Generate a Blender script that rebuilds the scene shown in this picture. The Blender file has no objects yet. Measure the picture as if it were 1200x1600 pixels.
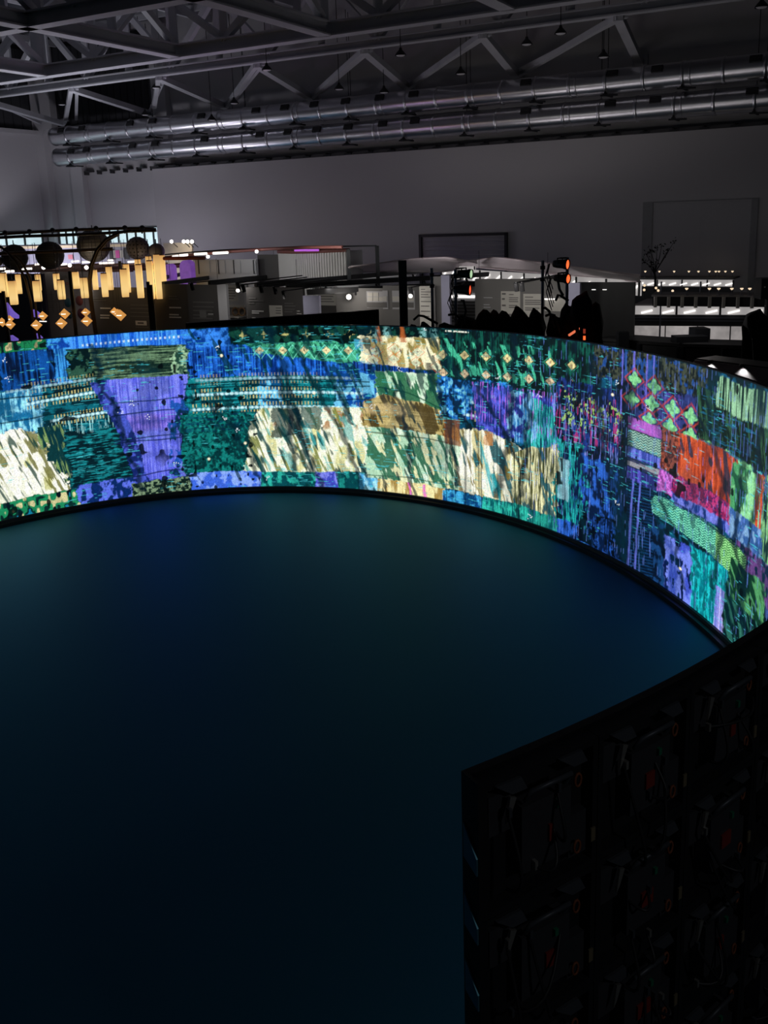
import bpy, math, random
import numpy as np
from mathutils import Vector, Matrix

# ------------------------------------------------------------------ camera, world, exposure
scene = bpy.context.scene
COL = scene.collection
CAM_H, FPX, PPY = 4.6875, 1498.3, 685.9          # eye height (m), focal length in pixels, principal row
PITCH, ROLL = 0.2218, -0.0319
_c, _s = math.cos(PITCH), math.sin(PITCH)
FWD = Vector((0, _c, -_s)); _u = Vector((0, _s, _c)); _r = Vector((1, 0, 0))
RIGHT = _r * math.cos(ROLL) + _u * math.sin(ROLL)
UP = _u * math.cos(ROLL) - _r * math.sin(ROLL)
EYE = Vector((0, 0, CAM_H))
cd = bpy.data.cameras.new('camera')
cd.sensor_fit = 'VERTICAL'; cd.sensor_height = 36.0; cd.lens = FPX * 36.0 / 1600.0
cd.shift_y = (PPY - 800.0) / 1600.0
cd.clip_end = 300
cam = bpy.data.objects.new('camera', cd); COL.objects.link(cam)
m = Matrix((RIGHT, UP, -FWD)).transposed().to_4x4(); m.translation = EYE
cam.matrix_world = m
scene.camera = cam

w = bpy.data.worlds.new('hall_dark'); scene.world = w; w.use_nodes = True
w.node_tree.nodes['Background'].inputs[0].default_value = (0.55, 0.76, 1.0, 1)
w.node_tree.nodes['Background'].inputs[1].default_value = 0.0042
vs = scene.view_settings
vs.view_transform = 'Standard'; vs.look = 'None'; vs.exposure = 0.0; vs.gamma = 1.0
vs.use_curve_mapping = False
scene.cycles.max_bounces = 5; scene.cycles.diffuse_bounces = 3; scene.cycles.glossy_bounces = 2; scene.cycles.transmission_bounces = 2
scene.cycles.caustics_reflective = False; scene.cycles.caustics_refractive = False

# wall frame of the hall: E runs along the back wall to the right, N points from it into the hall
WAZ = -0.5107
WE = Vector((math.cos(WAZ), math.sin(WAZ), 0)); WN = Vector((math.sin(WAZ), -math.cos(WAZ), 0))
WP0 = Vector((3.0, 36.0, 0))
def hall(a, off, z): return WP0 + WE * a + WN * off + Vector((0, 0, z))

def lamp(name, kind, loc, power, color, size=0.2, target=None, spot=None, blend=0.5):
    l = bpy.data.lights.new(name, kind); l.energy = power; l.color = color
    if kind in ('POINT', 'SPOT'): l.shadow_soft_size = size
    if kind == 'SPOT': l.spot_size = spot; l.spot_blend = blend
    if kind == 'AREA': l.size = size
    o = bpy.data.objects.new(name, l); COL.objects.link(o); o.location = loc
    if target is not None:
        o.rotation_euler = (Vector(target) - Vector(loc)).to_track_quat('-Z', 'Y').to_euler()
    return o
# unseen lamps added among the stalls to brighten the far corner and roof
lamp('wash_fill', 'POINT', hall(-15.8, 7.2, 3.0), 330, (0.93, 0.89, 1.0), 0.35)
lamp('wash_fill', 'POINT', hall(-13.0, 4.6, 2.2), 125, (0.97, 0.91, 1.0), 0.35)
lamp('wash_fill', 'POINT', hall(-8.5, 7.2, 2.8), 34, (0.90, 0.91, 1.0), 0.35)
lamp('wash_fill', 'POINT', hall(4.0, 7.0, 2.3), 3, (0.75, 0.88, 1.0), 0.35)
lamp('roof_fill', 'SPOT', hall(-12.5, 7.3, 4.3), 560, (0.92, 0.90, 1.0), 0.3, target=hall(-12.5, 8.6, 9), spot=1.95, blend=0.6)  # added upward spots that brighten the truss undersides
lamp('roof_fill', 'SPOT', hall(-6.4, 7.3, 4.2), 140, (0.90, 0.72, 1.0), 0.3, target=hall(-6.4, 8.2, 9), spot=1.7, blend=0.6)
lamp('violet_wash', 'POINT', hall(-4.5, 8.5, 3.9), 22, (0.80, 0.45, 1.0), 0.2)
# dim lamp added behind the camera to brighten the back of the screen
lamp('screen_back_fill', 'SPOT', (5.2, -3.0, 8.0), 90, (0.95, 0.97, 1.0), 0.3, target=(1.6, 3.2, 2.9), spot=0.75, blend=0.9)

# ------------------------------------------------------------------ measuring helpers
def ray(px, py): return FWD + RIGHT * ((px - 600) / FPX) - UP * ((py - PPY) / FPX)
def at_z(px, py, z): d = ray(px, py); return EYE + d * ((z - CAM_H) / d.z)
def at_y(px, py, y): d = ray(px, py); return EYE + d * (y / d.y)
def on_wall(px, py, off=0.0):
    d = ray(px, py); t = ((WP0 + WN * off - EYE).dot(WN)) / d.dot(WN); return EYE + d * t
def wall_az(px, py, off=0.0):
    p = on_wall(px, py, off); return (p - WP0).dot(WE), p.z

# ------------------------------------------------------------------ materials
def lin(c):
    return tuple((x / 12.92 if x <= 0.04045 else ((x + 0.055) / 1.055) ** 2.4) for x in (v / 255.0 for v in c))
MATS = {}
def mat(name, rgb, rough=0.6, metal=0.0, var=0.12, scale=6.0, emit=None, estr=1.0, bump=0.0, spec=0.5):
    if name in MATS: return MATS[name]
    m = bpy.data.materials.new(name); m.use_nodes = True
    nt = m.node_tree; b = nt.nodes['Principled BSDF']
    tc = nt.nodes.new('ShaderNodeTexCoord'); nz = nt.nodes.new('ShaderNodeTexNoise')
    nz.inputs['Scale'].default_value = scale; nz.inputs['Detail'].default_value = 4
    nt.links.new(tc.outputs['Object'], nz.inputs['Vector'])
    mix = nt.nodes.new('ShaderNodeMix'); mix.data_type = 'RGBA'
    mix.inputs['A'].default_value = tuple(x * (1 - var) for x in rgb) + (1,)
    mix.inputs['B'].default_value = tuple(min(1, x * (1 + var)) for x in rgb) + (1,)
    nt.links.new(nz.outputs['Fac'], mix.inputs['Factor'])
    nt.links.new(mix.outputs['Result'], b.inputs['Base Color'])
    b.inputs['Roughness'].default_value = rough; b.inputs['Metallic'].default_value = metal
    b.inputs['Specular IOR Level'].default_value = spec
    if emit is not None:
        em = nt.nodes.new('ShaderNodeMix'); em.data_type = 'RGBA'
        em.inputs['A'].default_value = tuple(x * (1 - var) for x in emit) + (1,)
        em.inputs['B'].default_value = tuple(x * (1 + var) for x in emit) + (1,)
        nt.links.new(nz.outputs['Fac'], em.inputs['Factor'])
        nt.links.new(em.outputs['Result'], b.inputs['Emission Color'])
        b.inputs['Emission Strength'].default_value = estr
    if bump:
        bp = nt.nodes.new('ShaderNodeBump'); bp.inputs['Strength'].default_value = bump
        nt.links.new(nz.outputs['Fac'], bp.inputs['Height']); nt.links.new(bp.outputs['Normal'], b.inputs['Normal'])
    MATS[name] = m
    return m

# ------------------------------------------------------------------ mesh helpers
class MB:
    def __init__(s): s.v = []; s.f = []; s.sm = []
    def add(s, vs, fs, smooth=False):
        o = len(s.v); s.v += [tuple(v) for v in vs]
        s.f += [tuple(i + o for i in f) for f in fs]; s.sm += [smooth] * len(fs); return s
    def obox(s, c, ax, ay, az):
        c = Vector(c); p = []
        for k in (-1, 1):
            for j in (-1, 1):
                for i in (-1, 1): p.append(c + ax * i + ay * j + az * k)
        return s.add(p, [(0, 2, 3, 1), (4, 5, 7, 6), (0, 1, 5, 4), (2, 6, 7, 3), (0, 4, 6, 2), (1, 3, 7, 5)])
    def box(s, x0, x1, y0, y1, z0, z1):
        return s.obox(((x0 + x1) / 2, (y0 + y1) / 2, (z0 + z1) / 2), Vector(((x1 - x0) / 2, 0, 0)), Vector((0, (y1 - y0) / 2, 0)), Vector((0, 0, (z1 - z0) / 2)))
    def hbox(s, a0, a1, o0, o1, z0, z1):             # box along the hall's own axes
        return s.obox(hall((a0 + a1) / 2, (o0 + o1) / 2, (z0 + z1) / 2), WE * ((a1 - a0) / 2), WN * ((o1 - o0) / 2), Vector((0, 0, (z1 - z0) / 2)))
    def beam(s, p, q, w, h=None, up=Vector((0, 0, 1))):
        p = Vector(p); q = Vector(q); h = h or w; d = q - p; L = d.length; d.normalize()
        sd = d.cross(up)
        if sd.length < 1e-4: sd = d.cross(Vector((1, 0, 0)))
        sd.normalize(); u = sd.cross(d).normalized()
        return s.obox((p + q) / 2, d * (L / 2), sd * (w / 2), u * (h / 2))
    def tube(s, pts, r, n=8, caps=True):
        pts = [Vector(p) for p in pts]; rr = r if isinstance(r, (list, tuple)) else [r] * len(pts)
        vs = []; fs = []; ref = None
        for i, p in enumerate(pts):
            d = (pts[min(i + 1, len(pts) - 1)] - pts[max(i - 1, 0)]).normalized()
            if ref is None: ref = d.orthogonal().normalized()
            ref = (ref - d * ref.dot(d))
            ref = ref.normalized() if ref.length > 1e-5 else d.orthogonal().normalized()
            b = d.cross(ref)
            for k in range(n):
                a = 2 * math.pi * k / n
                vs.append(p + (ref * math.cos(a) + b * math.sin(a)) * rr[i])
        for i in range(len(pts) - 1):
            for k in range(n):
                fs.append((i * n + k, i * n + (k + 1) % n, (i + 1) * n + (k + 1) % n, (i + 1) * n + k))
        s.add(vs, fs, True)
        if caps:
            s.add(vs[:n], [tuple(range(n))[::-1]]); s.add(vs[-n:], [tuple(range(n))])
        return s
    def lathe(s, c, prof, n=16, axis=None, smooth=True):
        c = Vector(c); A = (axis or Vector((0, 0, 1))).normalized(); X = A.orthogonal().normalized(); Y = A.cross(X)
        vs = []; fs = []
        for r, h in prof:
            for k in range(n):
                a = 2 * math.pi * k / n
                vs.append(c + A * h + (X * math.cos(a) + Y * math.sin(a)) * r)
        for i in range(len(prof) - 1):
            for k in range(n): fs.append((i * n + k, i * n + (k + 1) % n, (i + 1) * n + (k + 1) % n, (i + 1) * n + k))
        return s.add(vs, fs, smooth)
    def sphere(s, c, r, nu=20, nv=12, sq=1.0):
        return s.lathe(c, [(max(1e-4, r * math.sin(math.pi * i / nv)), -r * sq * math.cos(math.pi * i / nv)) for i in range(nv + 1)], nu)
    def prism(s, poly, thick):                        # 3-D polygon extruded by a vector
        poly = [Vector(p) for p in poly]; t = Vector(thick); n = len(poly)
        fs = [tuple(range(n))[::-1], tuple(range(n, 2 * n))] + [(i, (i + 1) % n, (i + 1) % n + n, i + n) for i in range(n)]
        return s.add(poly + [p + t for p in poly], fs)
    def sheet(s, grid, smooth=True):
        n = len(grid[0]); vs = [p for r in grid for p in r]
        fs = [(i * n + j, i * n + j + 1, (i + 1) * n + j + 1, (i + 1) * n + j) for i in range(len(grid) - 1) for j in range(n - 1)]
        return s.add(vs, fs, smooth)
    def build(s, name, material, parent=None):
        me = bpy.data.meshes.new(name); me.from_pydata(s.v, [], s.f)
        me.polygons.foreach_set('use_smooth', s.sm)
        me.materials.append(material); me.update()
        o = bpy.data.objects.new(name, me); COL.objects.link(o)
        if parent is not None:
            o.parent = parent; o.matrix_parent_inverse = Matrix.Translation(-parent.location)
        return o
def tag(o, label=None, cat=None, group=None, kind=None):
    if label: o['label'] = label
    if cat: o['category'] = cat
    if group: o['group'] = group
    if kind: o['kind'] = kind
    return o
def thing(name, loc, label, cat, group=None):
    o = bpy.data.objects.new(name, None); COL.objects.link(o); o.location = loc; o.empty_display_size = 0.2
    return tag(o, label, cat, group)
def struct(name, mb, m, parent=None):
    o = mb.build(name, m, parent)
    if parent is None: o['kind'] = 'structure'
    return o
NTH = ['first', 'second', 'third', 'fourth', 'fifth', 'sixth', 'seventh', 'eighth', 'ninth', 'tenth', 'eleventh', 'twelfth',
       'thirteenth', 'fourteenth', 'fifteenth', 'sixteenth', 'seventeenth', 'eighteenth', 'nineteenth', 'twentieth',
       'twenty-first', 'twenty-second', 'twenty-third', 'twenty-fourth']
Zv = Vector((0, 0, 1))

# materials used all over
M_WALL = mat('plaster', (0.62, 0.61, 0.63), 0.85, var=0.05, scale=0.35)
M_PART = mat('partition_paint', (0.56, 0.55, 0.57), 0.85, var=0.05, scale=0.3)
M_FLOOR = mat('navy_floor', (0.006, 0.060, 0.098), 0.75, var=0.10, scale=0.5, spec=0.25)
M_DECK = mat('roof_deck', (0.16, 0.165, 0.18), 0.8, var=0.15, scale=1.2)
M_STEEL = mat('truss_paint', (0.56, 0.57, 0.61), 0.6, var=0.12, scale=1.5)
M_BLACK = mat('black_paint', (0.010, 0.011, 0.013), 0.6, var=0.2)
M_BLACKM = mat('black_metal', (0.018, 0.020, 0.024), 0.45, 0.3, var=0.2)
M_CLOTH = mat('black_cloth', (0.008, 0.009, 0.011), 0.95, var=0.3, scale=3)
M_DUCT = mat('galvanised_duct', (0.70, 0.70, 0.74), 0.30, 1.0, var=0.12, scale=2.5, bump=0.15)
M_PIPE = mat('grey_pipe', (0.16, 0.17, 0.21), 0.4, 0.6)
M_DARKGREY = mat('dark_grey', (0.055, 0.055, 0.06), 0.7)
M_BLIND = mat('black_blind', (0.05, 0.052, 0.058), 0.85, var=0.2, scale=1.0)
M_LAMPBLK = mat('lamp_black', (0.02, 0.02, 0.022), 0.5)
M_TUBE = mat('tube_glow', (0.9, 0.9, 0.9), 0.5, emit=(1.0, 0.96, 0.92), estr=1.3, var=0.03)
M_WARMTUBE = mat('warm_tube_glow', (0.9, 0.85, 0.8), 0.5, emit=(1.0, 0.90, 0.80), estr=1.6, var=0.03)
M_SPOTGLOW = mat('spot_glow', (0.9, 0.9, 0.9), 0.5, emit=(1.0, 0.93, 0.84), estr=8.0, var=0.02)

_nt = M_FLOOR.node_tree; _gl = _nt.nodes.new('ShaderNodeBsdfGlossy'); _gl.inputs['Color'].default_value = (0.015, 0.36, 0.62, 1); _gl.inputs['Roughness'].default_value = 0.48
_mx = _nt.nodes.new('ShaderNodeMixShader'); _mx.inputs[0].default_value = 0.145                     # satin sheen of the blue floor covering
_nt.links.new(_nt.nodes['Principled BSDF'].outputs[0], _mx.inputs[1]); _nt.links.new(_gl.outputs[0], _mx.inputs[2]); _nt.links.new(_mx.outputs[0], _nt.nodes['Material Output'].inputs[0])
# ------------------------------------------------------------------ the setting
struct('floor', MB().box(-45, 35, -6, 62, -0.2, 0.0), M_FLOOR)
A_COR = -21.05                                        # back-left corner of the hall
struct('wall_back', MB().hbox(A_COR - 0.3, 24, -0.4, 0, 0, 13.2), M_WALL)
struct('wall_left', MB().hbox(A_COR - 0.4, A_COR, -0.4, 40, 0, 13.2), M_WALL)
rf = struct('ceiling', MB().hbox(A_COR - 0.4, 24, -0.4, 44, 13.2, 13.4), M_DECK)
for k in range(24):                                   # roof purlins
    MB().hbox(A_COR, 24, 1.0 + k * 1.45, 1.12 + k * 1.45, 12.98, 13.2).build('purlin', M_STEEL, rf)
for k in range(9):
    MB().hbox(-19.5 + k * 4.3, -19.36 + k * 4.3, 0.0, 36, 12.72, 12.98).build('rafter', M_STEEL, rf)

# partition in front of the back wall, with its cap rail and small brackets
PTOP = 7.28
tp = struct('wall_partition', MB().hbox(-14.1, 24, 0.0, 0.45, 0, PTOP), M_PART)
tr = MB().hbox(-14.1, 24, 0.45, 0.50, PTOP - 0.06, PTOP + 0.05).build('cap_rail', M_DARKGREY, tp)
for k in range(34):
    a = -13.4 + k * 0.92
    mb = MB().hbox(a, a + 0.05, 0.45, 0.85, PTOP - 0.02, PTOP + 0.04).hbox(a - 0.08, a + 0.22, 0.80, 0.87, PTOP - 0.08, PTOP - 0.02)
    mb.build('bracket', M_BLACKM, tp)
for k in range(6):                                    # faint brackets left of the partition on the bare wall
    a = -18.3 + k * 0.78
    MB().hbox(a, a + 0.42, 0.02, 0.26, 7.30, 7.35).hbox(a + 0.05, a + 0.09, 0.02, 0.30, 7.18, 7.36).build('trim_bracket', M_DARKGREY, bpy.data.objects['wall_back'])
# pilasters by the corner
struct('trim_1', MB().hbox(-19.05, -18.35, 0.0, 0.32, 0, 9.1), M_WALL)
struct('trim_2', MB().hbox(A_COR, A_COR + 0.55, 0.0, 0.35, 0, 13.2), M_WALL)
# sill of the dark upper glazing and its blinds, in the corner of the hall
struct('trim_3', MB().hbox(A_COR, -14.0, 0.0, 0.30, 9.08, 9.26), M_WALL)
struct('trim_4', MB().hbox(A_COR, A_COR + 0.3, 0.0, 26, 9.08, 9.26), M_WALL)
bl = struct('trim_5', MB().hbox(A_COR + 0.02, -14.0, 0.02, 0.06, 9.26, 12.9), M_BLACK)
for k in range(17):
    a = A_COR + 0.62 + k * 0.385
    MB().hbox(a, a + 0.35, 0.06, 0.11, 9.28, 12.7).build('blind_slat', M_BLIND, bl)
bl2 = struct('trim_6', MB().hbox(A_COR + 0.02, A_COR + 0.06, 0.5, 26, 9.26, 12.9), M_BLACK)
for k in range(30):
    MB().hbox(A_COR + 0.06, A_COR + 0.11, 0.6 + k * 0.5, 1.05 + k * 0.5, 9.28, 12.7).build('blind_slat', M_BLIND, bl2)
# steel columns against the dark glazing
struct('trim_7', MB().hbox(-20.4, -19.75, 0.12, 0.5, 9.26, 12.9), M_WALL)
struct('trim_8', MB().hbox(-14.0, -13.2, 0.0, 0.3, 7.4, 13.0), M_WALL)
# black grille high on the back wall between the ducts
a0, z0 = wall_az(649, 183, 0.05); a1, z1 = wall_az(749, 164, 0.05)
g = struct('trim_9', MB().hbox(a0, a1, 0.0, 0.06, 8.05, 8.42), M_BLACK)
for k in range(3):
    b0 = a0 + (a1 - a0) * k / 3
    MB().hbox(b0 + 0.04, b0 + (a1 - a0) / 3 - 0.04, 0.06, 0.09, 8.09, 8.38).build('grille_panel', M_BLACKM, g)

# strip window in the corner: daylight outside
M_DAY = mat('daylight', (0.5, 0.6, 0.62), 0.9, emit=(0.50, 0.66, 0.70), estr=1.15, var=0.5, scale=1.3)
M_GLASS = mat('window_glass', (0.03, 0.05, 0.06), 0.1, var=0.05)
M_FRAME = mat('window_frame', (0.03, 0.035, 0.04), 0.5)
M_FRAMEW = mat('window_sill', (0.55, 0.55, 0.56), 0.7)
def strip_window(name, a0, a1, z0, z1, n):
    w_ = struct(name, MB().hbox(a0, a1, 0.02, 0.08, z1 - 0.05, z1).hbox(a0, a1, 0.02, 0.08, z0, z0 + 0.05), M_FRAME)
    for k in range(n):
        b0 = a0 + (a1 - a0) * k / n; b1 = a0 + (a1 - a0) * (k + 1) / n
        MB().hbox(b0 + 0.03, b1 - 0.03, 0.01, 0.03, z0 + 0.05, z1 - 0.05).build('pane', M_DAY, w_)
    for k in range(n + 1):
        b0 = a0 + (a1 - a0) * k / n
        MB().hbox(b0 - 0.03, b0 + 0.03, 0.02, 0.10, z0, z1).build('mullion', M_FRAME, w_)
    MB().hbox(a0, a1, 0.02, 0.12, z1 - 0.22, z1 - 0.18).build('transom', M_FRAME, w_)
    MB().hbox(a0, a1, 0.0, 0.16, z0 - 0.07, z0).build('sill', M_FRAMEW, w_)
strip_window('window_1', -18.3, -14.15, 3.95, 4.84, 8)
strip_window('window_2', -20.45, -19.1, 3.95, 4.84, 3)
w3 = struct('window_3', MB().hbox(A_COR, A_COR + 0.06, 0.6, 14, 4.79, 4.84).hbox(A_COR, A_COR + 0.06, 0.6, 14, 3.95, 4.0), M_FRAME)
for k in range(13):
    b0 = 0.6 + k * 1.03
    MB().hbox(A_COR + 0.005, A_COR + 0.03, b0 + 0.04, b0 + 0.99, 4.0, 4.79).build('pane', M_DAY, w3)
    MB().hbox(A_COR, A_COR + 0.09, b0 - 0.04, b0 + 0.04, 3.95, 4.84).build('mullion', M_FRAME, w3)

# roller shutter and the tall recessed doorway in the partition
a0, z1 = wall_az(655, 366.5, 0.5); a1, _ = wall_az(793, 365, 0.5)
M_SHUT = mat('shutter_slat', (0.26, 0.27, 0.29), 0.45, 0.4, var=0.1)
d1 = struct('door_1', MB().hbox(a0, a0 + 0.10, 0.45, 0.56, 0, z1).hbox(a1 - 0.10, a1, 0.45, 0.56, 0, z1).hbox(a0, a1, 0.45, 0.56, z1 - 0.10, z1), M_BLACKM)
for k in range(19):
    z = z1 - 0.12 - k * 0.16
    MB().hbox(a0 + 0.1, a1 - 0.1, 0.45, 0.475, z - 0.145, z).build('shutter_slat', M_SHUT, d1)
a0, z1 = wall_az(1004.5, 316, 0.5); a1, _ = wall_az(1185, 313, 0.5)
M_DOOR = mat('door_paint', (0.50, 0.50, 0.52), 0.8, var=0.05, scale=0.5)
d2 = struct('door_2', MB().hbox(a0, a0 + 0.32, 0.45, 0.485, 0, z1).hbox(a1 - 0.2, a1, 0.45, 0.485, 0, z1).hbox(a0 + 0.32, a1 - 0.2, 0.45, 0.485, z1 - 0.03, z1), mat('shaded_reveal', (0.34, 0.345, 0.36), 0.8))  # flush strips in darker paint stand in for the shaded recess sides
for k in range(2):
    b0 = a0 + 0.34 + k * (a1 - a0 - 0.54) / 2
    MB().hbox(b0, b0 + (a1 - a0 - 0.545) / 2, 0.45, 0.47, 0, z1 - 0.06).build('door_leaf', M_DOOR, d2)

# ------------------------------------------------------------------ roof trusses
ZB, ZT = 10.0, 12.6                                   # bottom and top chord levels
def truss(p, q, n, label, w=0.42, hh=0.36):
    p = Vector(p); q = Vector(q); t = thing('roof_truss', p, label, 'truss', 'roof trusses of the hall')
    d = (q - p)
    def ibeam(a, b, name):
        mb = MB().beam(a, b, w, 0.045).beam(a + Zv * hh, b + Zv * hh, w, 0.045).beam(a + Zv * (hh / 2), b + Zv * (hh / 2), 0.05, hh)
        mb.build(name, M_STEEL, t)
    ibeam(p, q, 'bottom_chord'); ibeam(p + Zv * (ZT - ZB - hh), q + Zv * (ZT - ZB - hh), 'top_chord')
    for k in range(n + 1):
        x = p + d * (k / n)
        MB().beam(x + Zv * hh, x + Zv * (ZT - ZB - hh), 0.22, 0.22, up=Vector((0, 1, 0))).build('post', M_STEEL, t)
        if k < n:
            y = p + d * ((k + 1) / n)
            lo, hi = (x, y) if k % 2 == 0 else (y, x)
            MB().beam(lo + Zv * hh, hi + Zv * (ZT - ZB - hh), 0.2, 0.2).build('diagonal', M_STEEL, t)
    return t
aN = [-17.9, -12.15, -6.25, -0.63, 5.0]
words = ['crossing the far left of the roof', 'crossing above the strip window', 'crossing the hall above the lanterns', 'crossing the roof near the picture middle', 'farthest right']
truss(hall(-20.8, 5.2, ZB), hall(12, 5.2, ZB), 16, 'long grey steel roof truss nearest and parallel to the back wall', 0.30, 0.24)
truss(hall(-20.8, 7.55, ZB), hall(12, 7.55, ZB), 12, 'long grey steel roof truss second from the back wall')
truss(hall(-20.8, 13.55, ZB), hall(12, 13.55, ZB), 12, 'long grey steel roof truss third from the back wall')
for k, a in enumerate(aN):
    truss(hall(a, 7.7, ZB), hall(a, 24, ZB), 6, 'grey steel truss at right angles to the wall, ' + words[k])
# knee struts from the wall up to the first truss
feet = [-19.3, -14.07, -10.2, -6.1, -1.9, 2.3, 6.5]
nodes = [-18.4, -13.5, -9.2, -4.93, -0.79, 3.2, 7.2]
for k in range(7):
    t = thing('knee_brace', hall(feet[k], 0.1, 9.5), 'grey V-shaped pair of steel struts above the ducts, ' + NTH[k] + ' from the left', 'brace', 'struts from the wall to the roof truss')
    f = hall(feet[k], 0.15, 9.45)
    MB().beam(f, hall(nodes[k], 5.2, 9.95), 0.26, 0.2).build('strut', M_STEEL, t)
    if k < 6: MB().beam(f, hall(nodes[k + 1], 5.2, 9.95), 0.16, 0.16).build('strut', M_STEEL, t)
    MB().beam(hall(nodes[k] + 0.2, 5.1, 9.98), hall(max(A_COR + 0.7, nodes[k] - 4.6), 0.6, 9.55), 0.12, 0.12).build('tie_rod', M_STEEL, t)
    MB().hbox(feet[k] - 0.25, feet[k] + 0.25, 0.0, 0.12, 9.2, 9.7).build('wall_plate', M_STEEL, t)

# ------------------------------------------------------------------ air ducts
def duct(off, z, vents, label, a_end):
    R_ = 0.375; A1 = 22.0
    t = thing('air_duct', hall(a_end, off, z), label, 'duct', 'round air ducts along the back wall')
    prof = []
    MB().tube([hall(a_end, off, z), hall(A1, off, z)], R_, 28, caps=False).build('pipe', M_DUCT, t)
    MB().lathe(hall(a_end, off, z), [(0.001, -0.03), (0.30, -0.03), (R_ + 0.012, 0.0), (R_ + 0.012, 0.08)], 28, WE).build('end_cap', M_DUCT, t)
    k = 0; a = a_end + 0.95
    while a < 14:
        MB().lathe(hall(a, off, z), [(R_, -0.05), (R_ + 0.022, -0.035), (R_ + 0.022, 0.035), (R_, 0.05)], 28, WE).build('flange', M_DUCT, t)
        if k % 3 == 1: MB().lathe(hall(a + 0.22, off, z), [(R_, -0.03), (R_ + 0.015, -0.02), (R_ + 0.015, 0.02), (R_, 0.03)], 28, WE).build('seam', M_DUCT, t)
        if k % 2 == 0:
            mb = MB().beam(hall(a, off - 0.5, z - R_ - 0.03), hall(a, off + 0.42, z - R_ - 0.03), 0.07, 0.05)
            mb.prism([hall(a - 0.03, off + 0.02, z - R_ - 0.04), hall(a - 0.03, off + 0.36, z - R_ - 0.04), hall(a - 0.03, off + 0.2, z - R_ + 0.12)], WE * 0.06)
            mb.beam(hall(a - 0.12, off + 0.36, z - R_ - 0.06), hall(a + 0.42, off + 0.36, z - R_ - 0.08), 0.05, 0.05)
            mb.build('bracket', M_BLACKM, t)
        if k % 4 == 0:
            MB().tube([hall(a, off, z + R_), hall(a, off, 12.7)], 0.012, 5).build('hanger_rod', M_BLACKM, t)
        k += 1; a += 1.17
    for px, py in vents:
        av, _ = wall_az(px, py, off + 0.3)
        el = math.radians(28); c = hall(av, off, z) + (WN * math.cos(el) + Zv * math.sin(el)) * (R_ + 0.02)
        ax = WN * math.cos(el) + Zv * math.sin(el); up = ax.cross(WE)
        v = MB().obox(c, WE * 0.17, up * 0.105, ax * 0.03).build('vent', M_BLACK, t)
        mb = MB()
        for q in (-1, 0, 1): mb.obox(c + up * (0.055 * q) + ax * 0.032, WE * 0.15, up * 0.008, ax * 0.006)
        mb.build('vent_louvre', M_DARKGREY, v)
duct(1.6, 8.77, [(98, 218), (130, 213), (205, 204), (240, 200), (316, 191), (401, 179), (446, 175), (492, 169), (541, 164), (594, 158), (647, 152), (822, 134), (957, 122), (1027, 115), (1181, 100)],
     'upper silver round air duct along the back wall', -18.45)
duct(1.25, 7.93, [(113, 250), (137, 248), (209, 241), (244, 237), (321, 229), (407, 219), (451, 215), (496, 211), (545, 206), (599, 202), (649, 196), (822, 182), (954, 172), (1024, 167), (1175, 155)],
     'lower silver round air duct along the back wall', -18.75)

# ------------------------------------------------------------------ pendant lamps from the roof
PEND = [(244, 138, 4.4), (97, 164, 3.4), (107, 198, 1.0), (227, 180, 2.0), (366, 162, 3.4), (331, 188, 2.2), (417, 110, 6.3), (530, 140, 4.2), (626, 87, 6.4), (720, 116, 4.4), (600, 145, 3.2), (876, 53, 6.0), (943, 90, 4.0), (823, 70, 5.0), (1190, 12, 6.0)]
PEND.sort()
for k, (px, py, off) in enumerate(PEND):
    p = on_wall(px, py, off)
    t = thing('pendant_lamp', p, 'small dark bell pendant lamp on a thin cord below the roof, ' + NTH[k] + ' from the left', 'lamp', 'pendant lamps under the roof')
    MB().lathe(p, [(0.17, 0.0), (0.165, 0.03), (0.11, 0.10), (0.05, 0.16), (0.035, 0.22), (0.001, 0.22)], 14).build('shade', M_LAMPBLK, t)
    MB().tube([p + Zv * 0.2, Vector((p.x, p.y, 12.9))], 0.012, 5).build('cord', M_LAMPBLK, t)
    MB().lathe(p, [(0.001, -0.015), (0.10, -0.012), (0.14, 0.012)], 12).build('diffuser', mat('unlit_diffuser', (0.75, 0.74, 0.78), 0.4), t)

# ------------------------------------------------------------------ the curved LED screen
SC, SY, SR, SH = -3.1441, 8.8114, 7.2559, 3.005
SCO = (-0.3678, 0.5381, 0.0065, -0.2973)
def s_rad(th): return SR + SCO[0] * np.cos(2 * th) + SCO[1] * np.sin(2 * th) + SCO[2] * np.cos(3 * th) + SCO[3] * np.sin(3 * th)
def s_pt(th, z=0.0, dr=0.0):
    r = float(s_rad(th)) + dr
    return Vector((SC + r * math.cos(th), SY + r * math.sin(th), z))
TH_END, TH_FAR = math.radians(-61.15), math.radians(188)
ZLO, ZHI = 0.10, SH - 0.015

def column_px(th, z):                                 # where a column of the screen was measured in the photograph
    P = np.stack([SC + s_rad(th) * np.cos(th), SY + s_rad(th) * np.sin(th), np.full_like(th, z - CAM_H)], -1)
    d = P @ np.array(FWD)
    return 600 + FPX * (P @ np.array(RIGHT)) / d, PPY - FPX * (P @ np.array(UP)) / d

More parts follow.
